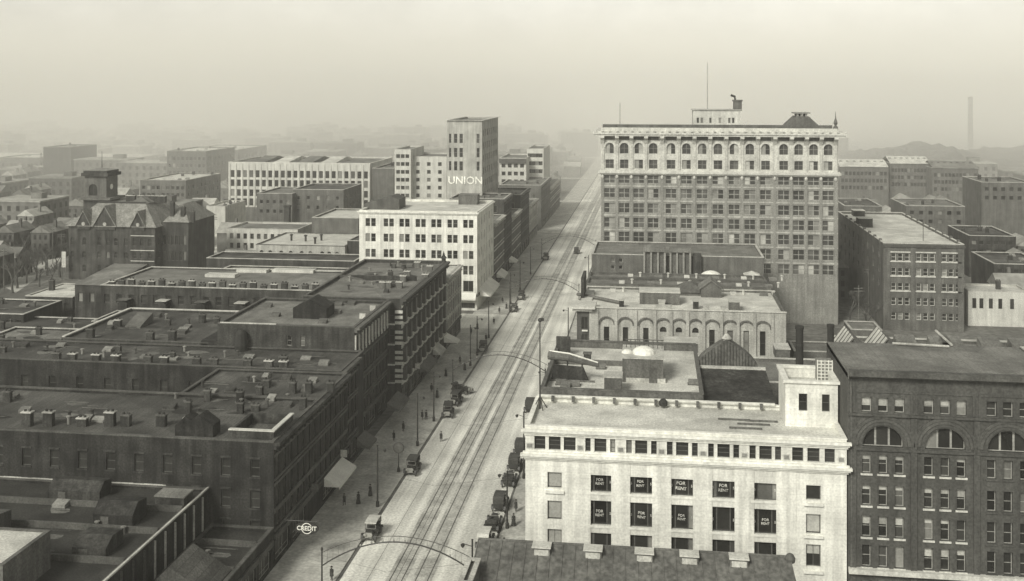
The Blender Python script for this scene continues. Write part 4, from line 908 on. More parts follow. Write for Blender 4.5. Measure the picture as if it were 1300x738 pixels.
for i in range(10):                                          # projecting bays
    u = Y5 + 2.4 + i * 4.35
    p = MB(); p.prism([(u - 1.2, 0), (u + 1.2, 0), (u + .75, .5), (u - .75, .5)], 'z', 4.6, 19.3); p.v = [(XL + y + .01, x, zz) for x, y, zz in p.v]; b.add('bay_window', p, SOOT)
    for za, zt in fl:
        p = MB(); p.prism([(u - 1.35, 0), (u + 1.35, 0), (u + .85, .62), (u - .85, .62)], 'z', za - .5, za - .15); p.v = [(XL + y + .015, x, zz) for x, y, zz in p.v]; b.add('bay_sill', p, COPE)
        p = MB(); p.box(XL + .515, XL + .55, u - .55, u + .55, za, zt); b.add('bay_glass', p, FGLASS)
zr = Z5 - .6
for px, py in ((517, 352), (546, 345), (512, 358), (507, 366), (493, 366), (540, 356), (530, 340), (486, 366)): x, y = G(px, py, zr); b.chimney(x, y, zr, 1.4, 1.2, .9, MIDB, CREAM)
roof_kit(b, -66, XL - 2, 205, 242, zr, 20, 19)
p = MB(); p.box(-67.5, XL - 2, 222, 222.4, zr, zr + .9); b.add('party_wall', p, SOOT)
x, y = XL - .2, Y5e - 1.4; p = MB(); p.lathe([(.5, 0), (.5, .9), (.8, 1), (.3, 1.6), (.05, 2.6)], (x, y, Z5), 8); b.add('corner_finial', p, SOOT)
b = Bld('long_rear_wing', 'long low brick wing with dormers and chimneys running west from the banded block', 'building', -100, 215)
xa, xb = Xp(128, 213), -68.1; zt = Zp(300, 367, 213)
ops = b.rows(frS(213), spans(xa, xb - 2, 17, 1.3), [(zt - 3.6, zt - 1.8)], rows=(1, 1), fm=FRAMED, gm=FGLASS)
b.shell(xa, xb, 213, 236, zt, SOOT, S=ops, roofm=MIDROOF, par=.3, cop=COPE)
for k in range(21): x = xa + 2 + k * (xb - xa - 4) / 20; b.chimney(x, 214, zt - .3, 1.1 + .3 * (k % 3), 1.3, .7, SOOT, (COPE, DCOPE)[k % 2])
for k in range(8): x = xa + 6 + k * 8.6; p = MB(); p.prism([(x - 1, zt - 4.4), (x + 1, zt - 4.4), (x + 1, zt - 3.2), (x, zt - 2.6), (x - 1, zt - 3.2)], 'y', 210.8, 213); b.add('dormer', p, SOOT2); p = MB(); p.box(x - 1.2, x + 1.2, 210.6, 213, zt - 2.62, zt - 2.5); b.add('dormer_cap', p, COPE if k % 2 else DCOPE)
x, y = G(443, 361, zt + .3); p = MB(); p.prism([(x - 2.6, zt - .2), (x + 2.6, zt - .2), (x + 2.6, zt + 1), (x - 1, zt + 1.8), (x - 2.6, zt + 1)], 'y', y, y + 6); b.add('skylight', p, MIDROOF)
for pa, pb_, py in ((300, 340, 346), (345, 400, 346), (260, 300, 352)):
    q0, q1 = G(pa, py, zt - .3), G(pb_, py, zt - .3); p = MB(); p.box(q0[0], q1[0], q0[1], q0[1] + 2.5, zt - .3, zt + .35); b.add('monitor_roof', p, TIN)
b = Bld('low_filler_block', 'low dark yard building between the gravel wing and long rear wing', 'building', -90, 207); b.shell(Xp(128, 206), -68.2, 202.4, 212.6, 14, SOOT2, roofm=DKROOF, par=.3)
roof_kit(b, -110, -70, 203, 212, 13.7, 9, 77)
b = Bld('light_roof_house', 'brick house with pale sloping roof left of the long rear wing', 'house', Xp(130, 222), 222)
xa, xb = Xp(95, 222), Xp(140, 222) - .3; zt = Zp(120, 361, 222)
b.shell(xa, xb, 222, 240, zt - .3, SOOT, roof=False, S=b.rows(frS(222), spans(xa, xb, 3, 1.1), [(zt - 4, zt - 2)], fm=FRAMED))
p = MB(); p.poly([(xa - .3, 221.7, zt - .2), (xb + .1, 221.7, zt - .2), (xb + .1, 240, zt + 1.5), (xa - .3, 240, zt + 1.5)]); p.poly([(xa - .3, 240, zt + 1.5), (xb + .1, 240, zt + 1.5), (xb + .1, 240, zt - .5), (xa - .3, 240, zt - .5)]); b.add('roof', p, MIDROOF)
b = Bld('pale_shed_roof_house', 'small house with light hipped roof beside the bare trees at left', 'house', Xp(62, 235), 235)
xa, xb = Xp(32, 232), Xp(92, 232); zt = Zp(60, 377, 232)
b.shell(xa, xb, 232, 248, zt, SOOT, roofm=LTROOF, par=.1, S=b.rows(frS(232), spans(xa, xb, 4, 1.1), [(zt - 3.2, zt - 1.4)], fm=FRAMED)); b.chimney(Xp(66, 240), 240, zt, 2.4, 1.1, 1.0)
for k, (pa, pb_, Y, py, lab) in enumerate(((-40, 70, 186, 441, 'dark flat roofed block at the left edge beside the gravel wing'), (-60, 30, 214, 400, 'low sooty house at the left edge below the trees'), (-70, 76, 176.9 - 9, 458, 'flat roofed rear block at the far left of the chimney row'), (-60, 90, 203.5, 424, 'black roofed range at left edge behind the gravel wing'))):
    b = Bld('sooty_block', lab, 'building', Xp((pa + pb_) / 2, Y), Y); zt = Zp(40, py, Y)
    if k == 2: Y = 177.1
    x1_ = min(Xp(pb_, Y), xw0 - .2 if k in (0, 2) else 1e9)
    if k == 2: x0_ = Xp(pa - 60, Y); b.shell(-152, xw0 - .3, 177.05, 185.6, Zp(40, 452, 177), SOOT2, roofm=DKROOF, par=.3); roof_kit(b, -150, xw0 - 2, 178, 185, Zp(40, 452, 177) - .3, 6, 55); continue
    b.shell(Xp(pa, Y), x1_, Y, Y + 15, zt, SOOT2, roofm=DKROOF if k != 0 else MIDROOF, par=.3, S=b.rows(frS(Y), spans(Xp(pa, Y), x1_, 7, 1.2), [(zt - 3, zt - 1.2)], fm=FRAMED)); roof_kit(b, Xp(pa, Y), x1_, Y + 1, Y + 14, zt - .3, 7, 90 + k)
# --- low light front beyond
b = Bld('light_pilastered_shop', 'lower pale fronted shop row before the cross street', 'building', -54, 255)
Z6 = 16.8; eo = efacade(b, 244.6, 263, [(11.6, 14.6), (7.6, 10.4), (4.7, 6.8)], 8, 1.3, fm=FRAMEG, cm=COPE)
b.shell(-64, XL, 244.6, 263, Z6, MIDB, E=eo, roofm=LTROOF, par=.3, cop=COPE); ecornice(b, 244.6, 263, Z6, COPE, .7)
for i in range(9): u = 244.9 + i * 2.24; p = MB(); p.box(u, u + .45, -.2, .02, 4.5, Z6 - 1.3, 0, frE(XL)); b.add('pilaster', p, COPE)
b = Bld('yard_block', 'grey roofed yard block west of the pale shop row', 'building', -90, 250); b.shell(-140, -64.3, 240.5, 262, 12.5, MIDB, roofm=MIDROOF, par=.3); roof_kit(b, -138, -66, 242, 261, 12.2, 14, 44)

# ================================================================== WHITE CORNER BUILDING across the side street
Y = 288.0; wx = lambda p: Xp(p, Y); z = lambda py, p=607: Zp(p, py, Y); fr = frS(Y)
x0, x1 = wx(456), XL
b = Bld('white_corner_building', 'white painted six storey corner building with paired windows and shop awnings', 'building', (x0 + x1) / 2, Y)
ops = []
for px in (470.5, 493.5, 513.5, 534, 554, 574.5, 594.5):
    for q in (-3.6, 3.6):
        for pa, pb_ in ((290, 279.5), (309.5, 299), (329.5, 319), (349.5, 338)):
            o = (wx(px + q - 2.9), wx(px + q + 2.9), z(pa), z(pb_)); ops.append(o); b.window(fr, *o, rows=(1, 1), fm=FRAMEG, depth=.3)
for px in (554, 574.5, 594.5): o = (wx(px - 6.5), wx(px + 6.5), z(371), z(357)); ops.append(o); b.window(fr, *o, cols=(1, 1), fm=FRAMEG, depth=.3)
sh = (wx(585), x1 - .6, .6, z(385) ); ops.append(sh); b.window(fr, *sh, cols=(1, 2, 2, 1), fm=FRAMED, depth=.4)
eo = []
for a, c in spans(Y + 1, 317, 6, 1.5):
    for pa, pb_ in ((290, 279.5), (309.5, 299), (329.5, 319), (349.5, 338), (371, 357)): eo.append((a, c, z(pa), z(pb_))); b.window(frE(x1), *eo[-1], rows=(1, 1), fm=FRAMEG)
b.shell(x0, x1, Y, 318, z(270), WHITE, S=ops, E=eo, roofm=LTROOF, par=.5, cop=WTRIM)
p = MB(); cornice(p, fr, x0, x1, ((.25, z(273.5), z(272)), (.5, z(272), z(270.3)))); p.box(x1, x1 + .5, Y, 318, z(272), z(270.3)); b.add('cornice', p, WTRIM)
p = MB(); p.box(x1 - 7, x1 + .35, -.35, .02, z(377), z(374), 0, fr); p.box(x1, x1 + .35, Y, 318, z(377), z(374)); b.add('shop_cornice', p, DKTRIM)
roofbox(b, 'stair_house', 582, 606, 248, 260, z(270) - .5, MIDB, 4, MIDROOF)
q = G(487, 264, z(270)); p = MB(); p.prism([(q[0] - 5.5, z(270) - .5), (q[0] + 4.5, z(270) - .5), (q[0] + 4.5, z(270) + 2.4), (q[0] + 2, z(270) + 3.3), (q[0] - 5.5, z(270) + 1.2)], 'y', q[1], q[1] + 8); b.add('roof_shed', p, DKTRIM)
p = MB(); p.poly([(x1 - 5.2, Y - .05, 4.9), (x1 - .2, Y - .05, 4.9), (x1 - .1, Y - 2, 3.6), (x1 - 5.3, Y - 2, 3.6)]); p.poly([(x1 - .1, Y - 2, 3.6), (x1 - 5.3, Y - 2, 3.6), (x1 - 5.3, Y - 2, 3.2), (x1 - .1, Y - 2, 3.2)]); b.add('awning', p, AWN)
p = MB(); p.poly([(x1 + .05, Y + 3, 5.6), (x1 + .05, Y + 22, 5.6), (x1 + 3.1, Y + 22, 3.4), (x1 + 3.1, Y + 3, 3.4)]); p.poly([(x1 + 3.1, Y + 22, 3.4), (x1 + 3.1, Y + 3, 3.4), (x1 + 3.1, Y + 3, 2.9), (x1 + 3.1, Y + 22, 2.9)]); p.poly([(x1 + .05, Y + 3, 5.6), (x1 + 3.1, Y + 3, 3.4), (x1 + .05, Y + 3, 3.4)]); b.add('awning', p, AWN)

# ================================================================== UNION TOWER and the hotels behind
Y = 356.0; wx = lambda p: Xp(p, Y); z = lambda py, p=590: Zp(p, py, Y); fr = frS(Y)
x0, x1 = wx(567.5), wx(612)
b = Bld('sign_painted_tower', 'slender tower block with UNION lettered in white on its side wall', 'building', (x0 + x1) / 2, Y)
ops = []
for pa, pb_ in ((182, 170), (200, 188), (217, 205)):
    for px, w_ in ((571.5, 1.5), (578.5, 2.2), (585.5, 2.2), (607, 1.9)): o = (wx(px - w_), wx(px + w_), z(pa), z(pb_)); ops.append(o); b.window(fr, *o, rows=(1, 1), fm=FRAMEG)
eo = []
for a, c in spans(Y + 1, Y + 36, 8, 1.6):
    for k in range(9): eo.append((a, c, 10 + k * 4.3, 12.3 + k * 4.3)); b.window(frE(x1), *eo[-1], fm=FRAMED)
b.shell(x0, x1, Y, Y + 37, z(153), GREYT, S=ops, E=eo, roofm=MIDROOF, par=.5, cop=CREAM, out=.7)
w = link('lettering', text_mesh('UNION', 3.6, FADED, .05), b.root, ((x0 + x1) / 2 + .3 - b.o[0], Y - .12 - b.o[1], z(229.5)))
def block(name, label, pa, pb_, Y, py, dy, wm, rm, cols_=0, rws=(), w_=1.3, ref=None, east=0, cop=None, cat='building', zbase=0, group=None, fm=FRAMEG):
    xa, xb = Xp(pa, Y), Xp(pb_, Y); zt = Zp(ref or (pa + pb_) / 2, py, Y)
    b = Bld(name, label, cat, (xa + xb) / 2, Y, group); so = []
    zs_ = [(Zp((pa + pb_) / 2, r0, Y), Zp((pa + pb_) / 2, r1, Y)) for r0, r1 in rws]
    if cols_: so = b.rows(frS(Y), spans(xa + .5, xb - .5, cols_, w_), zs_, fm=fm)
    eo = b.rows(frE(xb), spans(Y + 1, Y + dy - 1, east, w_), zs_, fm=fm) if east else []
    b.shell(xa, xb, Y, Y + dy, zt, wm, S=so, E=eo, roofm=rm, par=.5, cop=cop or COPE)
    return b, xa, xb, zt
def rws(y0, n, st, h): return [(y0 + i * st + h, y0 + i * st) for i in range(n)]
block('pale_hotel', 'pale hazy hotel with two window columns left of the lettered tower', 522, 567, 425, 199, 25, CREAM, MIDROOF, 3, rws(206, 5, 10, 5), 1.5)
block('pale_hotel', 'pale hotel wing with regular windows at the left of the hazy hotel pair', 501, 521.5, 421, 190, 25, CREAM, MIDROOF, 3, rws(196, 6, 10, 5), 1.6)
b_, xa, xb, zt = block('hazy_hotel', 'white hazy hotel beyond the lettered tower beside the street', 634, 668, 480, 201, 30, CREAM, MIDROOF, 4, rws(208, 6, 10, 5), 1.8, fm=FRAMED)
p = MB(); p.box(xa, xb, 479, 480, zt - 2.2, zt - .2); b_.add('cornice', p, DKTRIM)
block('hazy_hotel', 'taller cream hotel nearest the street in the far haze', 669, 690, 492, 189, 30, CREAM, MIDROOF, 4, rws(195, 7, 10, 5), 1.8, fm=FRAMED)
# street front beyond the white corner building
yy = 318.4
for k, (ln, hh, wm, lab) in enumerate(((22, 20, MIDB, 'dark brick street front just beyond the white corner building'), (18, 25, SOOT, 'taller sooty street front second beyond the white corner'), (24, 17, MIDB, 'brown three storey street front with pale cornice beyond the white corner'), (26, 22, SOOT, 'dark street front third up the hazy west side'), (28, 15, TAN, 'low tan street front before the second side street'), (40, 19, MIDB, 'hazy brick street front beyond the second side street'), (50, 14, MIDB, 'low hazy brick front far up the west side'))):
    if k == 5: yy = 452.5
    b = Bld('street_front', lab, 'building', XL - 8, yy)
    fl = [(5 + 3.9 * i, 7.4 + 3.9 * i) for i in range(int((hh - 5) / 3.9))]
    eo = efacade(b, yy, yy + ln, fl, int(ln / 2.8), 1.3, fm=FRAMEG, cm=COPE if k % 2 == 0 else DKTRIM)
    b.shell(XL - 18, XL, yy, yy + ln, hh, wm, E=eo, roofm=MIDROOF, par=.5, cop=COPE, S=b.rows(frS(yy), spans(XL - 17, XL - 1, 4, 1.4), fl[-2:], fm=FRAMEG)); ecornice(b, yy, yy + ln, hh, (COPE, DKTRIM)[k % 2], .8)
    roof_kit(b, XL - 17, XL - 1, yy + 1, yy + ln - 1, hh - .5, 5, 200 + k); yy += ln + .3
# east side beyond the tall block
yy = 309
for k, (ln, hh, lab) in enumerate(((26, 12, 'low hazy store just beyond the tall office block'), (30, 16, 'hazy brick store further up the east side'), (28, 11, 'pale hazy store front far up the east side'), (60, 15, 'long faint store row at the hazy end of the east side'))):
    b = Bld('hazy_store', lab, 'building', XR + 9, yy); b.shell(XR, XR + 22, yy, yy + ln, hh, MIDB, roofm=MIDROOF, par=.5); roof_kit(b, XR + 1, XR + 20, yy + 1, yy + ln - 1, hh - .5, 4, 300 + k); yy += ln + (.3 if k != 2 else 12)

# ================================================================== MIDDLE DISTANCE, LEFT
b, xa, xb, zt = block('white_factory', 'long white five storey factory with even rows of windows in the haze', 290, 470, 456, 207, 40, CREAM, MIDROOF, 22, [(226, 217), (237.5, 229), (250, 241.5), (262, 253)], 1.75, cop=WTRIM, fm=FRAMED)
p = MB(); p.box(xa, xa + 15, 455.8, 456.02, 0, Zp(300, 262.8, 456)); b.add('base_wall', p, MIDB)
for k in range(4): p = MB(); x = xa + 8 + k * 11; p.prism([(458, zt - .5), (492, zt - .5), (480, zt + 1.5)], 'x', x, x + 7); b.add('roof_monitor', p, LTROOF if k % 2 else MIDROOF)
for k in range(23): p = MB(); x = xa + .5 + k * (xb - xa - 1) / 22; p.box(x - .35, x + .35, 455.75, 456.02, Zp(380, 263, 456), zt - .6); b.add('pier', p, CREAM)
for a in (
    ('brick_mill', 'blank grey brick mill before the white factory, left half', 326, 371, 400, 246, 26, MIDB, MIDROOF, 5, rws( 246 + 8, 2, 12, 5), 1.3, None, 4),
    ('brick_mill', 'plain brick mill with dark roof before the factory, right half', 371.5, 436, 404, 241, 26, MIDB, DKROOF, 5, rws( 241 + 8, 2, 12, 5), 1.3, None, 4),
    ('tin_roof_house', 'brick house with bright tin roof beside the factory corner', 396, 455, 345, 277, 26, MIDB, TIN)):
    bb = block(*a)
q = Xp(374, 398); sm = Bld('mill_chimney', 'square dark mill chimney standing between the brick mills', 'chimney', q, 390)
p = MB(); p.prism([(-1.1, 0), (1.1, 0), (.8, 1), (-.8, 1)], 'y', -1, 1); p = MB(); p.box(q - 1, q + 1, 389, 391, 0, Zp(374, 263, 390)); p.box(q - 1.2, q + 1.2, 388.8, 391.2, Zp(374, 263, 390), Zp(374, 261, 390)); sm.add('flue', p, SOOT)
block('two_storey_terrace', 'pale two storey terrace with square windows behind the arcaded shed', 288, 378, 352, 291, 18, CREAM, MIDROOF, 10, [(304, 297), (316, 309)], 1.3)
Y = 318; b = Bld('arched_depot', 'low depot with white roof and a row of round headed windows', 'building', Xp(390, Y), Y)
so = []
for p_ in (332, 343, 357, 369, 383, 394, 409, 418, 428): o = (Xp(p_ - 2.6, Y), Xp(p_ + 2.6, Y), Zp(390, 328, Y), Zp(390, 319, Y), True); so.append(o); b.window(frS(Y), *o[:4], fm=FRAMED)
b.shell(Xp(325, Y), Xp(438, Y), Y, 345, Zp(380, 312, Y), TAN, S=so, roofm=TIN, par=.2, cop=DKTRIM)
b.shell(Xp(438.5, Y), Xp(455, Y), Y + 2, 340, Zp(380, 306, Y), SOOT, roofm=DKROOF, par=.2, wname='annex_wall')
for p_, py in ((370, 305), (388, 306), (408, 305), (400, 309)): q = G(p_, py, Zp(380, 312, Y)); b.vent(q[0], q[1], Zp(380, 312, Y), 2, .35, SOOT)
block('dark_wall_shed', 'long dark walled shed below the round windowed depot', 262, 450, 296, 330, 12, SOOT, DKROOF)
block('tin_roof_shed', 'long shed with bright white roof behind the banded block', 268, 440, 268, 350, 13, SOOT, TIN, cop=COPE)
# --- Victorian school with mansard roofs and a tower
Y = 318.0; X = lambda p, y=Y: Xp(p, y); z = lambda py, p=150, y=Y: Zp(p, py, y); fr = frS(Y)
b = Bld('victorian_school', 'dark gabled Victorian school with hipped slate roofs and a square bell tower', 'school', X(160), Y)
x0, x1, x2 = X(87), X(197), X(239, Y + 4); ze, zr_ = z(288), z(261)
so = []
for p_ in (92, 107, 126, 137, 147, 160, 171, 180, 190):
    for pa, pb_ in ((312, 302), (328, 320), (346, 337)): o = (X(p_ - 2.3), X(p_ + 2.3), z(pa), z(pb_), True); so.append(o); b.window(fr, *o[:4], rows=(1, 1), fm=FRAMED)
eo = b.rows(frE(x1), spans(Y + 1, Y + 26, 7, 1.2), [(z(312), z(302)), (z(328), z(320)), (z(346), z(337))], fm=FRAMED)
b.shell(x0, x1, Y, Y + 28, ze, SOOT, S=so, E=eo, roof=False)
p = MB(); i_ = 6.5; A = [(x0 - .7, Y - .7, ze), (x1 + .7, Y - .7, ze), (x1 + .7, Y + 28.7, ze), (x0 - .7, Y + 28.7, ze)]; Bt = [(x0 + i_, Y + i_, zr_), (x1 - i_, Y + i_, zr_), (x1 - i_, Y + 28 - i_, zr_), (x0 + i_, Y + 28 - i_, zr_)]
for i in range(4): p.poly([A[i], A[(i + 1) % 4], Bt[(i + 1) % 4], Bt[i]])
p.poly(Bt); b.add('hipped_roof', p, SLATE2)
p = MB(); p.box(x0 + i_ - .2, x1 - i_ + .2, Y + i_ - .2, Y + i_ + .1, zr_, zr_ + .5); b.add('roof_cresting', p, IRON)
for gx, gw, hh in ((107, 8, 269), (134, 13, 263), (176, 8, 269)):
    a, c = X(gx - gw), X(gx + gw); zt = z(hh); p = MB(); p.prism([(a, ze - 1), (c, ze - 1), (c, ze + .2), ((a + c) / 2, zt), (a, ze + .2)], 'y', Y - .5, Y + 5); g_ = b.add('gable', p, SOOT)
    p = MB()
    for sg, e in ((-1, a), (1, c)): p.prism([((a + c) / 2, zt + .05), (e + sg * .5, ze - .1), (e + sg * .5, ze + .2), ((a + c) / 2, zt + .4)], 'y', Y - .9, Y + 6)
    b.add('gable_roof', p, SLATE2)
    p = MB(); p.lathe([(.6, 0), (.6, .1)], n=12); p.v = [((a + c) / 2 + x, Y - .55 - zz, ze + .8 + y) for x, y, zz in p.v]; b.add('round_window', p, TAN, g_)
for pa in (299, 317.5, 331): p = MB(); p.box(X(166), X(196), -.12, .02, z(pa) - .1, z(pa) + .12, 0, fr); b.add('string_course', p, CREAM)
b.shell(x1 + .05, x2, Y + 4, Y + 24, z(283), SOOT, roof=False, S=b.rows(frS(Y + 4), spans(x1 + .5, x2 - .5, 6, 1.1), [(z(312), z(300)), (z(332), z(320))], fm=FRAMED), wname='wing_wall')
p = MB(); A = [(x1 + .75, Y + 3.5, z(283)), (x2 + .5, Y + 3.5, z(283)), (x2 + .5, Y + 24.5, z(283)), (x1 + .75, Y + 24.5, z(283))]; xm = (x1 + x2) / 2
p.poly([A[0], A[1], (xm, Y + 10, z(262))]); p.poly([A[1], A[2], (xm, Y + 18, z(262)), (xm, Y + 10, z(262))]); p.poly([A[2], A[3], (xm, Y + 18, z(262))]); p.poly([A[3], A[0], (xm, Y + 10, z(262)), (xm, Y + 18, z(262))]); b.add('wing_roof', p, SLATE2)
for px, py in ((208, 258), (222, 264), (234, 270)): b.chimney(X(px), Y + 6, z(283), z(py) - z(283), 1.3, 1.2)
for px in (143, 158, 171, 183): b.chimney(X(px), Y + 12, zr_, 2.0, 3.0, 1.2, cap=COPE)
p = MB(); p.prism([(X(150), zr_), (X(175), zr_), (X(163), zr_ + 2)], 'y', Y + 8, Y + 14); b.add('roof_lantern', p, MIDROOF)
ty = Y + 9; tx0, tx1 = Xp(107, ty), Xp(136, ty); zz = lambda py: Zp(120, py, ty)
b.shell(tx0 - .3, tx1 + .3, ty, ty + 8, zz(254), SOOT, roof=False, z0=ze - 2, wname='tower_wall')
p = MB(); p.box(tx0 - 1.4, tx1 + 1.6, ty - 1, ty + 9, zz(254), zz(251)); b.add('tower_cornice', p, MIDB)
to = [(Xp(112, ty), Xp(123, ty), zz(249), zz(234), True)]; xt = Xp(130, ty)
b.window(frS(ty + .3), *to[0][:4], cols=(1, 1), fm=FRAMED, gm=FGLASS)
b.shell(tx0, tx1 - .4, ty + .3, ty + 7.6, zz(224), MIDB, S=to, roof=False, z0=zz(251), wname='belfry_wall')
p = MB(); p.lathe([(.9, 0), (.9, .12)], n=12); p.v = [(tx1 - .4 + zq, ty + 3.5 + x, zz(238) + y) for x, y, zq in p.v]; b.add('clock_face', p, WTRIM)
p = MB(); p.box(tx0 - .9, tx1 + .5, ty - .5, ty + 8.4, zz(224), zz(220)); p.box(tx0 - .3, tx1 - .1, ty, ty + 7.8, zz(220), zz(217)); b.add('belfry_cornice', p, SOOT)
pyramid(b, 'belfry_roof', tx0 - .2, tx1 - .2, ty + .1, ty + 7.7, zz(217), zz(214), SLATE2)
p = MB(); q = (tx0 + tx1) / 2; p.tube([(q, ty + 4, zz(214)), (q, ty + 4, zz(193))], .14, 6, r1=.05); b.add('flagpole', p, IRON)
# --- warehouses behind the school
for a in (('long_warehouse', 'big dark sided warehouse with pale roof behind the school tower', None),):
    b = Bld(a[0], a[1], 'warehouse', -400, 700); xE = -362.0
    b.shell(-520, xE, 655, 750, Zp(102, 207, 655), MIDB, roofm=LTROOF, par=.3, cop=COPE, E=b.rows(frE(xE), spans(657, 748, 14, 2), [(4, 6.5), (8, 10)], fm=FRAMED))
for a in (
    ('long_warehouse', 'long pale roofed warehouse at the far left edge', 0, 50, 640, 200, 30, MIDB, LTROOF, 9, rws( 200 + 7, 3, 9, 5), 1.6, None, 8),
    ('brick_mill', 'brick mill with light slanting roofs right of the school tower', 178, 236, 470, 229, 40, MIDB, LTROOF, 9, rws( 229 + 7, 3, 9, 5), 1.6, None, 8),
    ('brick_mill', 'hazy brick mill with pale roof strip above the school', 212, 262, 560, 192, 40, MIDB, LTROOF, 9, rws( 192 + 7, 3, 9, 5), 1.6, None, 8),
    ('brick_mill', 'tall hazy mill block left of the white factory', 236, 302, 640, 190, 50, MIDB, LTROOF, 9, rws( 190 + 7, 3, 9, 5), 1.6, None, 8),
    ('brick_mill', 'faint small mill block above the left warehouse', 55, 90, 600, 187, 30, SOOT, MIDROOF),
    ('dark_mill', 'dim grey mill filling the gap between factory and pale hotel', 473, 500, 430, 214, 40, MIDB, MIDROOF),
    ('street_side_store', 'pale stuccoed store beside the diagonal road right of the school', 262, 286, 420, 262, 22, CREAM, LTROOF)):
    bb = block(*a); roof_kit(bb[0], bb[1], bb[2], a[4] + 2, a[4] + a[6] - 2, bb[3] - .5, 6, int(a[2]))
dr = MB(); dr.poly([(Xp(256, 300), 292, -.02), (Xp(282, 300), 292, -.02), (Xp(300, 700), 690, -.02), (Xp(280, 700), 690, -.02)]); struct('diagonal_road', dr, ROAD)
dr = MB(); q = [G(2, 362), G(20, 372), G(92, 322), G(92, 312)]; dr.poly([(x, y, -.02) for x, y in q]); struct('school_road', dr, WALK)

# ================================================================== FAR RIGHT: terraces, hill sheds, chimney
for k, (pa, pb_, Y, py, lab) in enumerate(((1066, 1128, 540, 212, 'hazy terrace of narrow houses nearest the tall block cornice'), (1130, 1182, 548, 208, 'hazy middle terrace with pale roofs on the right'), (1184, 1242, 536, 214, 'dark end terrace with many windows on the right'))):
    b, xa, xb, zt = block('brick_terrace', lab, pa, pb_, Y, py, 22, MIDB, LTROOF, 12, rws(py + 6, 3, 9, 5), 1.4, fm=FRAMED)
    for j in range(7): x = xa + (j + .5) * (xb - xa) / 7; b.chimney(x, Y + 8, zt, 2.2, 1.2, 1); 
    p = MB()
    p.poly([(xa, Y - .5, zt), (xb, Y - .5, zt), (xb, Y + 11, zt + 3), (xa, Y + 11, zt + 3)]); p.poly([(xa, Y + 22, zt), (xb, Y + 22, zt), (xb, Y + 11, zt + 3), (xa, Y + 11, zt + 3)]); b.add('ridged_roof', p, LTROOF if k < 2 else MIDROOF)
hl = MB(); nx, ny = 48, 14; hx0, hx1 = Xp(1050, 790), Xp(1420, 790)
for iy in range(ny + 1):
    for ix in range(nx + 1):
        u_, v_ = ix / nx, iy / ny; rise = min(1, u_ / .42) ** .55 * min(1, max(0, (1 - u_) / .12)) ** .6
        if u_ > .44: rise *= .78 + .12 * math.sin(u_ * 19)
        hl.v.append((hx0 + (hx1 - hx0) * u_, 700 + 290 * v_, (20 + 3 * math.sin(ix * .9) * math.sin(iy * 1.3 + ix * .37)) * rise * math.sin(math.pi * min(1, v_ * 1.15 + .02)) ** .7 + R.uniform(-1.3, 1.3) - 2))
for iy in range(ny):
    for ix in range(nx): k = iy * (nx + 1) + ix; hl.f.append((k, k + 1, k + nx + 2, k + nx + 1)); hl.m.append(0)
struct('hill', hl, mat('wooded_hill', .06, var=.5, scale=.05, fine=.5, fscale=.25))
Y = 1010; q = Xp(1232, Y); s_ = root('factory_chimney', 'tall dark factory chimney with drifting steam in the right haze', 'chimney', (q, Y, 0))
p = MB(); p.lathe([(2.6, 0), (2.2, 30), (1.9, Zp(1232, 126, Y)), (2.3, Zp(1232, 125.5, Y)), (2.3, Zp(1232, 123, Y))], n=14); link('flue', p.mesh('flue', SOOT), s_)
for a in (('dim_block', 'dim brick block with gable roof at the right edge, upper', 1246, 1312, 420, 232, 25, MIDB, MIDROOF), ('dim_block', 'dark square block beside the pale roofed warehouse', 1230, 1290, 360, 300, 25, SOOT, DKROOF), ('dim_block', 'dim low block behind the pale roofed warehouse', 1150, 1225, 400, 262, 25, MIDB, MIDROOF), ('dim_block', 'dark yard block at the right edge behind the white house', 1262, 1330, 318, 336, 22, SOOT, DKROOF), ('dim_block', 'grey warehouse in the gap right of the tall block', 1072, 1120, 420, 262, 28, MIDB, DKROOF)):
    bb = block(*a, 6, rws(a[5] + 6, 2, 11, 5), 1.5, fm=FRAMED); roof_kit(bb[0], bb[1], bb[2], a[4] + 2, a[4] + a[6] - 2, bb[3] - .5, 5, int(a[3]))

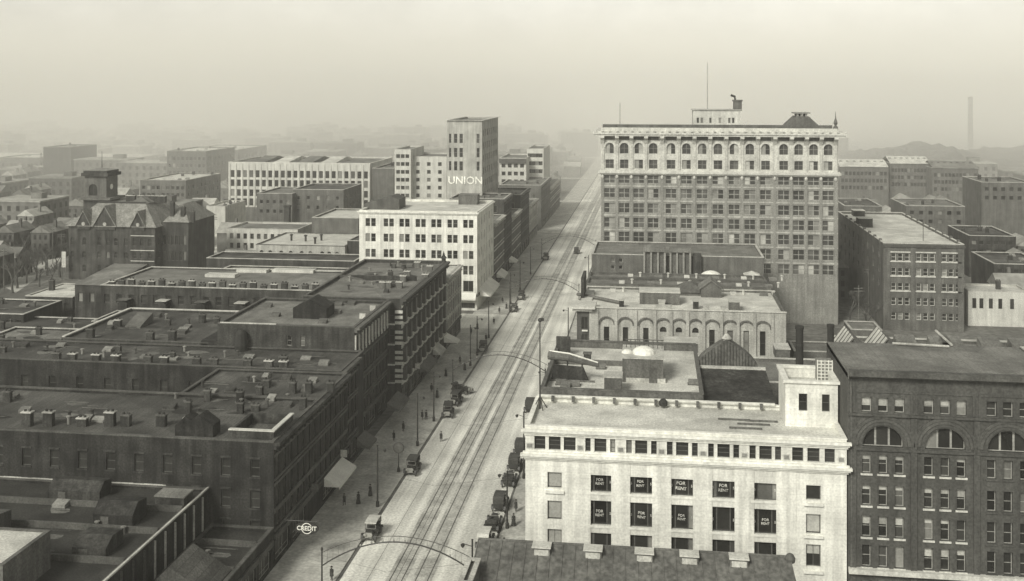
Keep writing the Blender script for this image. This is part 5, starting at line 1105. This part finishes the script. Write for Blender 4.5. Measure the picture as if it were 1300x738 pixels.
# ================================================================== HAZY FAR CITY: small houses and blocks
def house_mesh(w, d, h, rh):
    m = MB(); m.box(-w / 2, w / 2, -d / 2, d / 2, 0, h)
    m.prism([(-w / 2 - .4, h), (w / 2 + .4, h), (0, h + rh)], 'y', -d / 2 - .4, d / 2 + .4, 1)
    m.box(w * .2, w * .2 + .9, -.4, .4, h, h + rh + 1.2, 0)
    for fl_ in range(int(h // 3)):
        for i in range(3): x = (i - 1) * w * .29; m.box(x - .5, x + .5, -d / 2 - .04, -d / 2 + .02, 1 + fl_ * 3, 2.6 + fl_ * 3, 2)
    for fl_ in range(int(h // 3)):
        for i in range(3): y = (i - 1) * d * .29; m.box(w / 2 - .02, w / 2 + .04, y - .5, y + .5, 1 + fl_ * 3, 2.6 + fl_ * 3, 2)
    return m.mesh('far_house', [FARW, FARG, FGLASS])
def block_mesh(w, d, h):
    m = MB(); m.box(-w / 2, w / 2, -d / 2, d / 2, 0, h); m.box(-w / 2 - .3, w / 2 + .3, -d / 2 - .3, d / 2 + .3, h, h + .6, 1); m.box(w * .1, w * .3, -d * .1, d * .1, h + .6, h + 3, 0)
    for fl_ in range(int(h // 4)):
        n = int(w // 4)
        for i in range(n): x = -w / 2 + (i + .5) * w / n; m.box(x - .8, x + .8, -d / 2 - .05, -d / 2 + .02, 1.2 + fl_ * 4, 3.4 + fl_ * 4, 2)
        n = int(d // 4)
        for i in range(n): y = -d / 2 + (i + .5) * d / n; m.box(w / 2 - .02, w / 2 + .05, y - .8, y + .8, 1.2 + fl_ * 4, 3.4 + fl_ * 4, 2)
    return m.mesh('far_block', [FARW, FARG, FGLASS])
HM = [house_mesh(8, 11, 6.4, 3), house_mesh(10, 9, 7, 3.4), house_mesh(7, 13, 9.4, 2.6)]
BM = [block_mesh(24, 22, 13), block_mesh(34, 20, 17), block_mesh(20, 30, 9.5), block_mesh(40, 26, 12)]
occ = []
for o in list(scene.objects):
    if o.type == 'MESH' and o.parent and o.name.split('.')[0] in ('wall', 'roof', 'wing_wall', 'shed_wall', 'shaft_wall'):
        c = [v.co for v in o.data.vertices]; px, py = o.parent.location[:2]
        occ.append((min(v.x for v in c) + px, max(v.x for v in c) + px, min(v.y for v in c) + py, max(v.y for v in c) + py))
def free(x, y, w, d, gap=2):
    return not any(x + w / 2 + gap > a and x - w / 2 - gap < b_ and y + d / 2 + gap > c and y - d / 2 - gap < e for a, b_, c, e in occ)
DIMS = [(8, 11), (10, 9), (7, 13)]; BD = [(24, 22), (34, 20), (20, 30), (40, 26)]
nh = nb = 0; r = random.Random(21)
for t in range(14000):
    if nh + nb >= 430: break
    y = 300 + 900 * r.random() ** 1.5; px = r.uniform(-30, 1330)
    x = Xp(px, y)
    if -52 < x < -11 or abs(x - Xp(275, 400)) < 0: continue
    if any(a < y < c for a, c in CROSS) and x < -40: continue
    big = r.random() < (.16 if y < 500 else .42)
    if big and nb >= 150: continue
    if not big and nh >= 290: continue
    k = r.randrange(4 if big else 3); w, d = BD[k] if big else DIMS[k]
    if -52 - w / 2 < x < -11 + w / 2 or not free(x, y, w, d): continue
    if 20 < px < 100 and y < 345 or 50 < px < 300 and y < 350 or px > 1050 and y > 690: continue
    occ.append((x - w / 2, x + w / 2, y - d / 2, y + d / 2))
    o = link('far_block' if big else 'far_house', (BM if big else HM)[k], None, (x, y, 0), r.choice((0, 0, math.pi / 2) if not big and k != 2 else (0,)))
    if big: nb += 1; tag(o, 'hazy flat roofed block in the smoky far city', 'building', 'flat roofed blocks in the far haze')
    else: nh += 1; tag(o, 'small pitched roof house in the smoky far city', 'house', 'small houses in the far haze')
for k, (px, Y, py, w_, lab) in enumerate(((34, 1800, 117, 28, 'lone dim square tower high in the left haze'), (515, 1900, 122, 18, 'faint smoky tower above the pale hotel'), (545, 1900, 127, 24, 'ghostly far block beside the lettered tower'), (665, 1500, 136, 26, 'ghostly block above the hazy hotel'))):
    b = Bld('far_tower', lab, 'building', Xp(px, Y), Y); q = Xp(px, Y); b.shell(q - w_ / 2, q + w_ / 2, Y, Y + w_, Zp(px, py, Y), MIDB, roofm=MIDROOF, par=.5)

# ================================================================== TREES (bare) and telegraph poles, left
def tree_mesh(seed, h):
    r = random.Random(seed); tr = MB(); cr = MB()
    def branch(p, d, L, rad, lev):
        q = p + d * L
        (tr if lev < 2 else cr).tube([p, p + d * L * .5 + Vector((r.uniform(-.1, .1), r.uniform(-.1, .1), 0)) * L * .4, q], rad, 5 if lev < 2 else 3, r1=rad * .62, cap=False)
        if lev >= 5: return
        for i in range(3 if lev < 4 else 4):
            nd = (d + Vector((r.uniform(-1, 1), r.uniform(-1, 1), r.uniform(-.25, .75))) * .85).normalized()
            branch(p + d * L * r.uniform(.6, 1), nd, L * r.uniform(.58, .78), rad * .58, lev + 1)
    branch(Vector((0, 0, 0)), Vector((0, 0, 1)), h * .3, h * .028, 0)
    return tr.mesh('trunk', BARK), cr.mesh('crown', TWIG)
TM = [tree_mesh(s, h) for s, h in ((1, 9.5), (2, 11), (5, 8.5))]
tp = [(16, 372), (28, 352), (50, 364), (66, 360), (32, 334), (46, 326), (14, 336), (76, 352), (58, 342), (20, 346), (22, 366), (34, 360), (46, 356), (60, 350), (72, 342), (40, 346), (12, 350), (26, 340), (54, 336), (70, 328), (8, 330), (36, 326), (18, 318), (62, 316), (4, 306), (48, 308), (1262, 330), (1285, 345), (1244, 345), (1275, 300), (1240, 270), (1296, 280), (1255, 262), (1100, 425), (1080, 412), (1290, 385)]
ORD = 'nearest second third fourth fifth sixth seventh eighth ninth tenth eleventh twelfth thirteenth fourteenth fifteenth sixteenth seventeenth eighteenth nineteenth twentieth twenty-first twenty-second twenty-third twenty-fourth twenty-fifth twenty-sixth'.split()
def tree_label(px, py, left):
    k = sorted([q for q in tp if (q[0] < 600) == left], key=lambda q: -q[1]).index((px, py))
    return ('nearest bare winter tree' if k == 0 else 'bare winter tree, %s nearest' % ORD[k]) + (' on the open ground left of the school' if left else ' among the dim yards at the right')
for i, (px, py) in enumerate(tp):
    x, y = G(px, py); t = TM[i % 3]; left = px < 600
    o = root('bare_tree', tree_label(px, py, left), 'tree', (x, y, -.06), 'bare trees by the school' if left else 'bare trees in the right yards', R.uniform(0, 6))
    sc = R.uniform(1.0, 1.5)
    for nm, me in zip(('trunk', 'crown'), t): c = link(nm, me, o); c.scale = (sc, sc, sc)
pm = MB(); pm.tube([(0, 0, 0), (0, 0, 13)], .16, 6, r1=.1); pm = pm.mesh('pole', WOOD)
am = MB()
for zz in (12.2, 11.5): am.box(-1.2, 1.2, -.06, .06, zz, zz + .14); [am.box(q - .04, q + .04, -.04, .04, zz + .14, zz + .3) for q in (-1.05, -.6, .6, 1.05)]
am = am.mesh('crossarm', WOOD)
for i, (px, py, lab) in enumerate(((67, 335, 'telegraph pole just left of the school corner'), (53, 333, 'telegraph pole second left of the school'), (5, 370, 'telegraph pole at the left picture edge'), (78, 345, 'telegraph pole close against the school corner'), (290, 300, 'telegraph pole beside the diagonal road'), (272, 318, 'telegraph pole at the near end of the diagonal road'), (1103, 400, 'telegraph pole in the yard left of the warehouse'), (1090, 430, 'telegraph pole nearest the skylights'))):
    x, y = G(px, py); o = root('telegraph_pole', lab, 'telegraph pole', (x, y, 0), 'telegraph poles', R.uniform(-.3, .3)); link('pole', pm, o); link('crossarm', am, o)
b = root('notice_board', 'pale upright board beside the school corner', 'sign', (Xp(81, 316), 316, 0))
p = MB(); p.box(-.7, .7, -.08, .08, 4, 9); link('board', p.mesh('board', CREAM), b); p = MB(); p.box(-.7, -.5, -.06, .06, 0, 4); p.box(.5, .7, -.06, .06, 0, 4); link('post', p.mesh('post', WOOD), b)

# ================================================================== STREET ARCHES, poles, signs
def arch_thing(Y, lab, dz=0.0):
    o = root('light_arch', lab, 'street arch', ((KL + KR) / 2, Y, 0), 'light arches over the street'); hw = (KR - KL) / 2 + .4; n = 28
    for sg in (-1, 1):
        p = MB(); p.lathe([(.22, 0), (.22, .9), (.12, 1.1), (.09, 7.2 - dz), (.15, 7.25 - dz), (.15, 7.45 - dz), (.04, 7.7 - dz)], (sg * hw, 0, 0), 8); link('post', p.mesh('post', IRON), o)
    lo = [(-hw + 2 * hw * i / n, 0, 5.4 - dz + 3.4 * (1 - (2 * i / n - 1) ** 2)) for i in range(n + 1)]; hi = [(x, 0, 7.0 - dz + 2.5 * (1 - (x / hw) ** 2)) for x, _, z_ in lo]
    p = MB(); p.tube(lo, .085, 6); link('lower_rib', p.mesh('lower_rib', IRON), o); p = MB(); p.tube(hi, .045, 6); link('upper_rib', p.mesh('upper_rib', FRAMED), o)
    p = MB()
    for i in range(1, n, 1): p.tube([lo[i], hi[i]], .012, 4, cap=False)
    link('lattice', p.mesh('lattice', IRON), o)
    p = MB()
    for i in range(1, n, 2): p.lathe([(.03, 0), (.1, .05), (.12, .15), (.03, .26)], (lo[i][0], -.02, lo[i][2] + .1), 6)
    link('lamp_globes', p.mesh('lamp_globes', FRAMEG), o)
for Y, lab in ((124.5, 'nearest iron light arch spanning the street at the bottom'), (208.5, 'second iron light arch over the street level with the parked cars'), (292, 'third light arch beside the white corner building'), (376, 'farthest light arch, faint in the haze')): arch_thing(Y, lab, 1.6 if Y < 130 else .3)
def pole(x, y, h, lab, arm=1):
    o = root('trolley_pole', lab, 'street pole', (x, y, .13), 'trolley poles along the kerbs'); p = MB(); p.lathe([(.26, 0), (.26, .7), (.14, .9), (.1, h - .1), (.14, h)], n=8); link('shaft', p.mesh('shaft', IRON), o)
    p = MB(); p.tube([(0, 0, h - .8), (arm * 1.1, 0, h - .5)], .045, 5); p.lathe([(.05, -.5), (.22, -.3), (.24, -.1), (.06, 0)], (arm * 1.1, 0, h - .5), 8); link('lamp_arm', p.mesh('lamp_arm', IRON), o)
side = ['beside the car with the pale canopy', 'beside the single dark car at the left kerb', 'behind the pair of walkers', 'by the parked car cluster', 'at the foot of the second arch', 'before the white corner awnings', 'beside the third arch', 'in the haze past the third arch', 'in the haze well beyond the third arch']
for y, s_ in zip((152, 178.5, 192, 231, 240, 257, 297, 318, 345), side): pole(-40.4, y, 9.0, 'black trolley pole at the left kerb ' + s_)
for y, h, s_ in ((118.5, 10.5, 'at the right kerb beside the pale stone shed'), (147, 8, 'at the right kerb behind the third car'), (166, 10.5, 'at the right kerb behind the row of cars'), (199, 8.5, 'at the right kerb before the dark entrance bay'), (252, 9, 'at the right kerb before the tall block'), (330, 9, 'at the right kerb in the haze past the tall block')): pole(-20.5, y, h, 'black trolley pole ' + s_, -1)
o = root('trolley_wire', 'thin overhead trolley wires strung above the two tram tracks', 'overhead wire', ((KL + KR) / 2, 60, 0))
for x in (-32.2, -29.0): p = MB(); p.tube([(x - (KL + KR) / 2, 0, 6.2), (x - (KL + KR) / 2, 700, 6.2)], .025, 4); link('contact_wire', p.mesh('contact_wire', IRON), o)
for k in range(14): p = MB(); yy = 58.5 + k * 26.3; p.tube([(-10, yy, 8.2), (0, yy, 6.35), (10, yy, 8.0)], .012, 4); link('span_wire', p.mesh('span_wire', IRON), o)
o = root('credit_sign', 'dark oval hanging sign reading CREDIT at the corner of the sooty block', 'sign', (-44.7, 133, 4.6))
p = MB(); p.lathe([(1, 0), (1, .18)], n=24); p.v = [(x * 1.55, -zz, y * .78) for x, y, zz in p.v]; link('board', p.mesh('board', SIGND), o)
link('lettering', text_mesh('CREDIT', .78, LETTER), o, (0, -.21, 0)); p = MB(); p.tube([(-3.8, -.1, .9), (1.4, -.1, .9)], .06, 5); p.tube([(-1, -.1, .7), (-1, -.1, .95)], .03, 4); p.tube([(1, -.1, .7), (1, -.1, .95)], .03, 4); link('bracket', p.mesh('bracket', IRON), o)
p = MB(); k = 14
for i in range(k):
    a0, a1 = .5 + 5.3 * i / k, .5 + 5.3 * (i + 1) / k; p.poly([(.62 * math.cos(a0), -.2, .62 * math.sin(a0)), (.72 * math.cos(a0), -.2, .72 * math.sin(a0)), (.72 * math.cos(a1), -.2, .72 * math.sin(a1)), (.62 * math.cos(a1), -.2, .62 * math.sin(a1))])
link('ring_mark', p.mesh('ring_mark', LETTER), o)
x, y = G(506, 600); o = root('street_clock', 'round post clock on the left sidewalk behind the single dark car', 'clock', (x, y, .13))
p = MB(); p.lathe([(.3, 0), (.2, .6), (.09, .9), (.08, 3.1)], n=8); link('post', p.mesh('post', IRON), o); p = MB(); p.lathe([(.85, 0), (.9, .1), (.9, .3), (.85, .4)], n=16); p.v = [(a, -.2 + c, 3.8 + b_) for a, b_, c in p.v]; link('case', p.mesh('case', FRAMED), o)
p = MB(); p.lathe([(.7, 0), (.7, .03)], n=16); p.v = [(a, -.23 + c, 3.8 + b_) for a, b_, c in p.v]; link('dial', p.mesh('dial', MIDB), o)
def awning(y0, y1, lab, m=AWN, out=2.6, zt=4.3, zb_=3.0):
    o = root('shop_awning', lab, 'awning', (XL, y0, 0), 'shop awnings on the left row'); L_ = y1 - y0
    p = MB(); p.poly([(.32, 0, zt), (.32, L_, zt), (out, L_, zb_), (out, 0, zb_)]); p.poly([(out, 0, zb_), (out, L_, zb_), (out, L_, zb_ - .35), (out, 0, zb_ - .35)]); p.poly([(.32, 0, zt), (out, 0, zb_), (.32, 0, zb_)]); p.poly([(.32, L_, zt), (out, L_, zb_), (.32, L_, zb_)]); link('canvas', p.mesh('canvas', m), o)
    p = MB()
    for yy in (.1, L_ - .1): p.tube([(out, yy, zb_ - .05), (.1, yy, zb_ - .3)], .03, 4)
    link('frame', p.mesh('frame', IRON), o)
awning(151, 160, 'white canvas awning on the sooty block street front'); awning(168, 173, 'dark canvas awning on the second sooty front', DCOPE, 2.4); awning(188, 196, 'dark drooping awning below the pilastered front', DCOPE, 2.6); awning(240, 243.8, 'small white awning at the far end of the banded front', AWN, 3.4, 4.2, 2.8); awning(214, 224, 'grey canvas awning under the banded bays', MIDB, 2.2); awning(228, 234, 'faded grey awning beyond the second arch post', COPE, 2.0); awning(322, 332, 'pale awning on the dark front beyond the white corner', AWN); awning(350, 356, 'faint awning far up the west side', AWN)
for y, lab, m in ((144, 'small upright blade sign low on the sooty block', MIDB), (158, 'pale blade sign above the white awning', COPE), (182, 'dark blade sign on the pilastered front', SIGND), (209, 'pale blade sign on the banded front', COPE)):
    o = root('blade_sign', lab, 'sign', (XL, y, 5), 'blade signs on the left row'); p = MB(); p.box(.7, 1.7, -.06, .06, 0, 1.1); link('board', p.mesh('board', m), o); p = MB(); p.tube([(0, 0, 1.15), (1.8, 0, 1.15)], .04, 5); link('bracket', p.mesh('bracket', IRON), o)

# ================================================================== MOTOR CARS
def wheel_mesh():
    t = MB(); n = 18; k = 6; base = 0
    for i in range(n):
        a = 2 * math.pi * i / n
        for j in range(k): q = 2 * math.pi * j / k; rr = .41 + .055 * math.cos(q); t.v.append((.055 * math.sin(q), rr * math.cos(a), rr * math.sin(a)))
    for i in range(n):
        for j in range(k): t.f.append((i * k + j, i * k + (j + 1) % k, ((i + 1) % n) * k + (j + 1) % k, ((i + 1) % n) * k + j)); t.m.append(0)
    s = MB()
    for i in range(10): a = 2 * math.pi * i / 10; s.tube([(0, 0, 0), (0, .37 * math.cos(a), .37 * math.sin(a))], .022, 4)
    s.lathe([(.08, -.06), (.08, .06)], n=8); s.v[-16:] = [(zz, x, y) for x, y, zz in s.v[-16:]]
    return t.mesh('tyre', RUBBER), s.mesh('spokes', SPOKE)
TYRE, SPK = wheel_mesh()
def make_car(label, top):
    c = root('motor_car', label, 'car', (0, 0, 0), 'open motor cars on the street')          # length along y, front at -y
    p = MB()
    p.prism([(-.42, .62), (.42, .62), (.42, 1.05), (.25, 1.18), (-.25, 1.18), (-.42, 1.05)], 'y', -1.55, -.55)
    p.prism([(-.55, .58), (.8, .58), (1.65, .62), (1.75, .75), (1.7, 1.2), (1.1, 1.22), (1.05, .85), (.55, .85), (.5, 1.18), (.2, 1.18), (.15, .85), (-.25, .85), (-.3, 1.15), (-.55, 1.2)], 'x', -.62, .62)
    p.box(-.5, .5, -1.5, 1.6, .48, .58); link('body', p.mesh('body', CARP), c)
    p = MB(); p.box(-.4, .4, -1.62, -1.55, .55, 1.16); link('radiator', p.mesh('radiator', BRASS), c)
    for sg in (-1, 1):
        f = MB(); f.prism([(-1.75, .5), (-1.62, .88), (-1.3, .98), (-.95, .86), (-.6, .42), (.75, .42), (.95, .85), (1.3, .98), (1.62, .88), (1.78, .5), (1.72, .48), (1.55, .8), (1.3, .9), (1.02, .78), (.8, .36), (-.65, .36), (-1.0, .78), (-1.3, .9), (-1.55, .8), (-1.7, .48)], 'x', sg * .62 if sg > 0 else -.9, .9 if sg > 0 else -.62); link('fender', f.mesh('fender', CARP), c)
        h = MB(); h.lathe([(.05, 0), (.15, .05), (.16, .2), (.02, .24)], n=10); h.v = [(x + sg * .38, -1.62 - zz, y + .98) for x, y, zz in h.v]; link('headlight', h.mesh('headlight', BRASS), c)
        for yy in (-1.3, 1.3): w = link('wheel', SPK, c, (sg * .74, yy, .465)); link('tyre', TYRE, w)
    p = MB(); p.box(-.58, .58, -.6, -.57, 1.2, 1.24); p.box(-.58, -.54, -.6, -.57, 1.2, 1.72); p.box(.54, .58, -.6, -.57, 1.2, 1.72); p.box(-.58, .58, -.6, -.57, 1.68, 1.72); link('windscreen', p.mesh('windscreen', BRASS), c)
    p = MB(); p.tube([(.28, -.35, 1.0), (.28, -.1, 1.25)], .025, 5); p.lathe([(.2, 0), (.2, .04)], (.28, -.08, 1.27), 10); link('steering_wheel', p.mesh('steering_wheel', IRON), c)
    p = MB()
    for yy in (.3, 1.25): p.box(-.55, .55, yy - .12, yy + .25, .8, .98); p.box(-.55, .55, yy + .25, yy + .38, .8, 1.3)
    link('seat', p.mesh('seat', LEATH), c)
    if top:
        m = LIGHTCLOTH if top == 2 else LEATH; p = MB(); p.prism([(-.75, 1.86), (-.7, 1.98), (.4, 2.06), (1.5, 2.0), (1.78, 1.75), (1.75, 1.2), (1.7, 1.2), (1.7, 1.72), (1.45, 1.93), (.4, 1.99), (-.7, 1.9)], 'x', -.68, .68); link('canopy', p.mesh('canopy', m), c)
        p = MB()
        for sg in (-1, 1):
            for yy in (-.6, .5, 1.5): p.tube([(sg * .64, yy, 1.15), (sg * .64, yy * .96, 1.95)], .025, 4)
        link('canopy_bow', p.mesh('canopy_bow', IRON), c)
    else:
        p = MB(); p.prism([(1.35, 1.2), (1.95, 1.25), (2.0, 1.5), (1.6, 1.55), (1.4, 1.4)], 'x', -.68, .68); link('folded_hood', p.mesh('folded_hood', LEATH), c)
    return c
protos = {1: None, 2: None, 0: None}
XC = -22.5
cars = [((522, 600), 0, 1, 'dark car with raised black hood alone at the left kerb'), ((470, 682), 0, 2, 'dark car with pale canopy nearest at the left kerb'), ((563, 528), .1, 1, 'front car of the cluster of three at the left kerb'), ((573, 513), -.1, 1, 'middle car of the cluster of three at the left kerb'), ((587, 499), 1.1, 0, 'open car turned across the street behind the left cluster'), ((613, 447), .05, 1, 'small car by the kerb beyond the second arch'), ((657, 380), 0, 1, 'small far car at the left kerb near the third arch'), ((644, 395), 0, 0, 'open far car just before the third arch at left kerb'),
        ((XC, 583), math.pi, 1, 'car with black hood farthest back in the right kerb row'), ((XC, 604), math.pi, 1, 'second car in the right kerb row beside the white building'), ((XC, 624), math.pi, 0, 'open car third in the right kerb row'), ((XC, 656), math.pi, 1, 'car with raised hood in the right kerb row past the gap'), ((XC, 682), math.pi, 0, 'open car nearest in the right kerb row above the dark roof'), ((XC - .2, 706), math.pi, 2, 'car with pale top at the front of the right kerb row'), ((-23.6, 528), math.pi, 1, 'car alone at right kerb behind the white building'), ((732, 322), math.pi, 1, 'faint far car at the right kerb before the tall block'), ((690, 330), 0, 1, 'faint far car at the left kerb beyond the third arch')]
for (px, py), rz, top, lab in cars:
    if px < 0: y = G(VPX, py)[1]; x = px
    else:
        x, y = G(px, py)
        if lab.find('left kerb') > 0 or 'cluster' in lab: x = max(x, KL + 1.1) if 'turned' not in lab else x
    if protos[top] is None: protos[top] = o = make_car(lab, top)
    else: o = copy_tree(protos[top]); o['label'] = lab
    o.location = (x, y, .005); o.rotation_euler = (0, 0, rz); o.scale = (1.18, 1.18, 1.18)

# ================================================================== PEOPLE
def person_mesh(stride, arm):
    """one continuous skinned body, hat and coat are children"""
    V = [(0, 0, .92), (0, .01, 1.12), (0, .02, 1.34), (0, .01, 1.45), (0, -.01, 1.54), (0, -.015, 1.63), (0, -.02, 1.7)]; E = [(0, 1), (1, 2), (2, 3), (3, 4), (4, 5), (5, 6)]; Rr = [.15, .14, .15, .065, .085, .1, .06]
    V.append((0, -.115, 1.6)); E.append((5, 7)); Rr.append(.02)                      # nose
    for sg in (-1, 1):
        s = sg * stride; n = len(V)
        V += [(sg * .1, 0, .88), (sg * .1, -s * .16 - .02, .5), (sg * .1, -s * .2 + .06, .1), (sg * .11, -s * .2 - .12, .04)]; E += [(0, n), (n, n + 1), (n + 1, n + 2), (n + 2, n + 3)]; Rr += [.1, .07, .05, .04]
        n = len(V); a = -sg * arm
        V += [(sg * .19, .02, 1.38), (sg * .24, a * .06 + .03, 1.12), (sg * .25, a * .2 - .02, .9), (sg * .25, a * .24 - .04, .82)]; E += [(2, n), (n, n + 1), (n + 1, n + 2), (n + 2, n + 3)]; Rr += [.07, .05, .035, .035]
        h = n + 3
        for k, (dy, L_) in enumerate(((-.03, .075), (-.01, .085), (.01, .08), (.03, .065))):
            m = len(V); V += [(sg * .25, V[h][1] + dy, .79), (sg * .235, V[h][1] + dy - .01, .79 - L_)]; E += [(h, m), (m, m + 1)]; Rr += [.009, .008]
        m = len(V); V += [(sg * .225, V[h][1] - .045, .82), (sg * .215, V[h][1] - .05, .77)]; E += [(h, m), (m, m + 1)]; Rr += [.011, .009]
    me = bpy.data.meshes.new('body'); me.from_pydata(V, E, []); me.materials.append(CLOTH); return me, Rr
coat = MB(); coat.lathe([(.27, .55), (.25, .8), (.2, 1.05), (.22, 1.3), (.17, 1.43), (.08, 1.48)], n=12, sy=.72); COAT = coat.mesh('coat', CLOTH)
skirt = MB(); skirt.lathe([(.36, .08), (.3, .5), (.2, .98), (.16, 1.06), (.21, 1.3), (.16, 1.43), (.08, 1.48)], n=12, sy=.8); SKIRT = skirt.mesh('long_dress', CLOTH)
hat = MB(); hat.lathe([(.17, 1.68), (.175, 1.7), (.105, 1.705), (.1, 1.8), (.05, 1.83)], (0, -.02, 0), 12); HAT = hat.mesh('hat', CLOTH)
face = MB(); face.lathe([(.05, 1.53), (.085, 1.57), (.095, 1.63), (.085, 1.68)], (0, -.022, 0), 10, sy=1.08); FACE = face.mesh('face', SKIN)
BODY = [person_mesh(.9, .9), person_mesh(-.7, .6), person_mesh(.2, .2)]
ppl = [((536, 533), 0, 0, 'left walker of the pair in dark coats on the left sidewalk'), ((541, 533), 1, 0, 'right walker of the pair in dark coats on the left sidewalk'), ((421, 737), 2, 0, 'person in dark coat standing by the nearest arch post'), ((617, 433), 0, 0, 'person in dark hat at the kerb by the small car'), ((643, 392), 1, 1, 'person in long dark dress crossing near the third arch'), ((648, 397), 2, 0, 'person in coat beside the far open car'), ((455, 640), 0, 1, 'person in long dress passing the white awning'), ((437, 642), 1, 0, 'person in dark coat under the white awning'), ((500, 560), 0, 0, 'person in dark coat before the dark awning'), ((555, 505), 2, 1, 'person in long dress near the parked cluster'), ((627, 412), 1, 0, 'person in dark coat near the white corner awnings'), ((655, 650), 0, 0, 'person in dark coat on the right sidewalk beside the white wall'), ((652, 668), 2, 1, 'person in long dress on the right sidewalk nearest')]
ppl += [((445, 600 + 0), 1, 0, 'person in dark coat by the second dark awning on the left sidewalk'), ((470, 630), 0, 1, 'person in long dress between the white awning and the clock'), ((512, 548), 2, 0, 'person in dark hat walking just past the paired walkers'), ((548, 498), 0, 0, 'person in dark coat by the grey awning'), ((566, 478), 1, 1, 'person in long dress near the second arch foot'), ((584, 462), 0, 0, 'person in dark coat beyond the second arch foot'), ((598, 425), 2, 0, 'person waiting at the side street corner'), ((606, 418), 0, 1, 'person in long dress at the side street corner'), ((634, 398), 1, 0, 'person in dark coat under the white corner awning'), ((638, 385), 0, 0, 'person in dark coat past the white corner awnings'), ((560, 560), 1, 0, 'person in dark coat crossing the roadway at left'), ((590, 470), 2, 1, 'person in long dress stepping into the street'), ((640, 700), 1, 0, 'person in dark coat nearest on the right kerb')]
for (px, py), k, dress, lab in ppl:
    x, y = G(px, py, .13); o = root('person', lab, 'person', (x, y, .13 if not ('crossing' in lab or 'into the street' in lab) else .01), 'people on the street', R.choice((0, math.pi)) + R.uniform(-.3, .3))
    me, Rr = BODY[k]; bo = link('body', me, o); sk = bo.modifiers.new('skin', 'SKIN')
    if not me.skin_vertices:
        lay = me.attributes.new('sv', 'FLOAT', 'POINT') if False else None
    if me.skin_vertices:
        for i, q in enumerate(Rr): me.skin_vertices[0].data[i].radius = (q, q)
        me.skin_vertices[0].data[0].use_root = True
    bo.modifiers.new('smooth', 'SUBSURF').render_levels = 1
    link('long_dress' if dress else 'coat', SKIRT if dress else COAT, o); link('hat', HAT, o); link('face', FACE, o)

# ================================================================== STEAM and HAZE
def volume_mat(name, dens, col, noisy=None):
    m = bpy.data.materials.new(name); m.use_nodes = True; N, L = m.node_tree.nodes, m.node_tree.links; N.clear()
    out = N.new('ShaderNodeOutputMaterial'); v = N.new('ShaderNodeVolumePrincipled'); v.inputs['Color'].default_value = col; v.inputs['Density'].default_value = dens; v.inputs['Anisotropy'].default_value = .2
    L.new(v.outputs[0], out.inputs['Volume'])
    if noisy:
        t = N.new('ShaderNodeTexNoise'); t.inputs['Scale'].default_value = noisy; g_ = N.new('ShaderNodeNewGeometry'); L.new(g_.outputs['Position'], t.inputs['Vector'])
        r_ = N.new('ShaderNodeMapRange'); r_.inputs['From Min'].default_value = .42; r_.inputs['From Max'].default_value = .7; r_.inputs['To Max'].default_value = dens; L.new(t.outputs['Fac'], r_.inputs[0]); L.new(r_.outputs[0], v.inputs['Density'])
    return m
def smoke_mat(name, dens, y0, y1, ztop):
    m = bpy.data.materials.new(name); m.use_nodes = True; N, L = m.node_tree.nodes, m.node_tree.links; N.clear()
    out = N.new('ShaderNodeOutputMaterial'); v = N.new('ShaderNodeVolumePrincipled'); v.inputs['Color'].default_value = (1, .988, .935, 1); v.inputs['Anisotropy'].default_value = -.2
    g_ = N.new('ShaderNodeNewGeometry'); sp = N.new('ShaderNodeSeparateXYZ'); L.new(g_.outputs['Position'], sp.inputs[0])
    def mr(src, a, b_, lo, hi, smooth=True):
        t = N.new('ShaderNodeMapRange'); t.interpolation_type = 'SMOOTHSTEP' if smooth else 'LINEAR'
        for k, q in zip(('From Min', 'From Max', 'To Min', 'To Max'), (a, b_, lo, hi)): t.inputs[k].default_value = q
        L.new(src, t.inputs[0]); return t.outputs[0]
    def mu(a, b_): t = N.new('ShaderNodeMath'); t.operation = 'MULTIPLY'; L.new(a, t.inputs[0]); L.new(b_, t.inputs[1]); return t.outputs[0]
    nz = N.new('ShaderNodeTexNoise'); nz.inputs['Scale'].default_value = .0045; nz.inputs['Detail'].default_value = 3; L.new(g_.outputs['Position'], nz.inputs['Vector'])
    L.new(mu(mu(mr(sp.outputs[1], y0, y1, 0, dens), mr(sp.outputs[2], 10, ztop, 1, 0)), mr(nz.outputs['Fac'], .3, .7, .45, 1.5)), v.inputs['Density'])
    L.new(v.outputs[0], out.inputs['Volume']); return m
sb = MB(); sb.box(-1450, 1450, 330, 2800, -1.1, 210); h = link('smoke', sb.mesh('smoke', smoke_mat('city_smoke', .0034, 325, 740, 205))); tag(h, kind='stuff')
hz = MB(); hz.box(-1500, 1500, -60, 3200, -1.2, 70); h = link('haze', hz.mesh('haze', volume_mat('haze_air', HAZE_DENSITY, (1, .988, .935, 1)))); tag(h, kind='stuff')
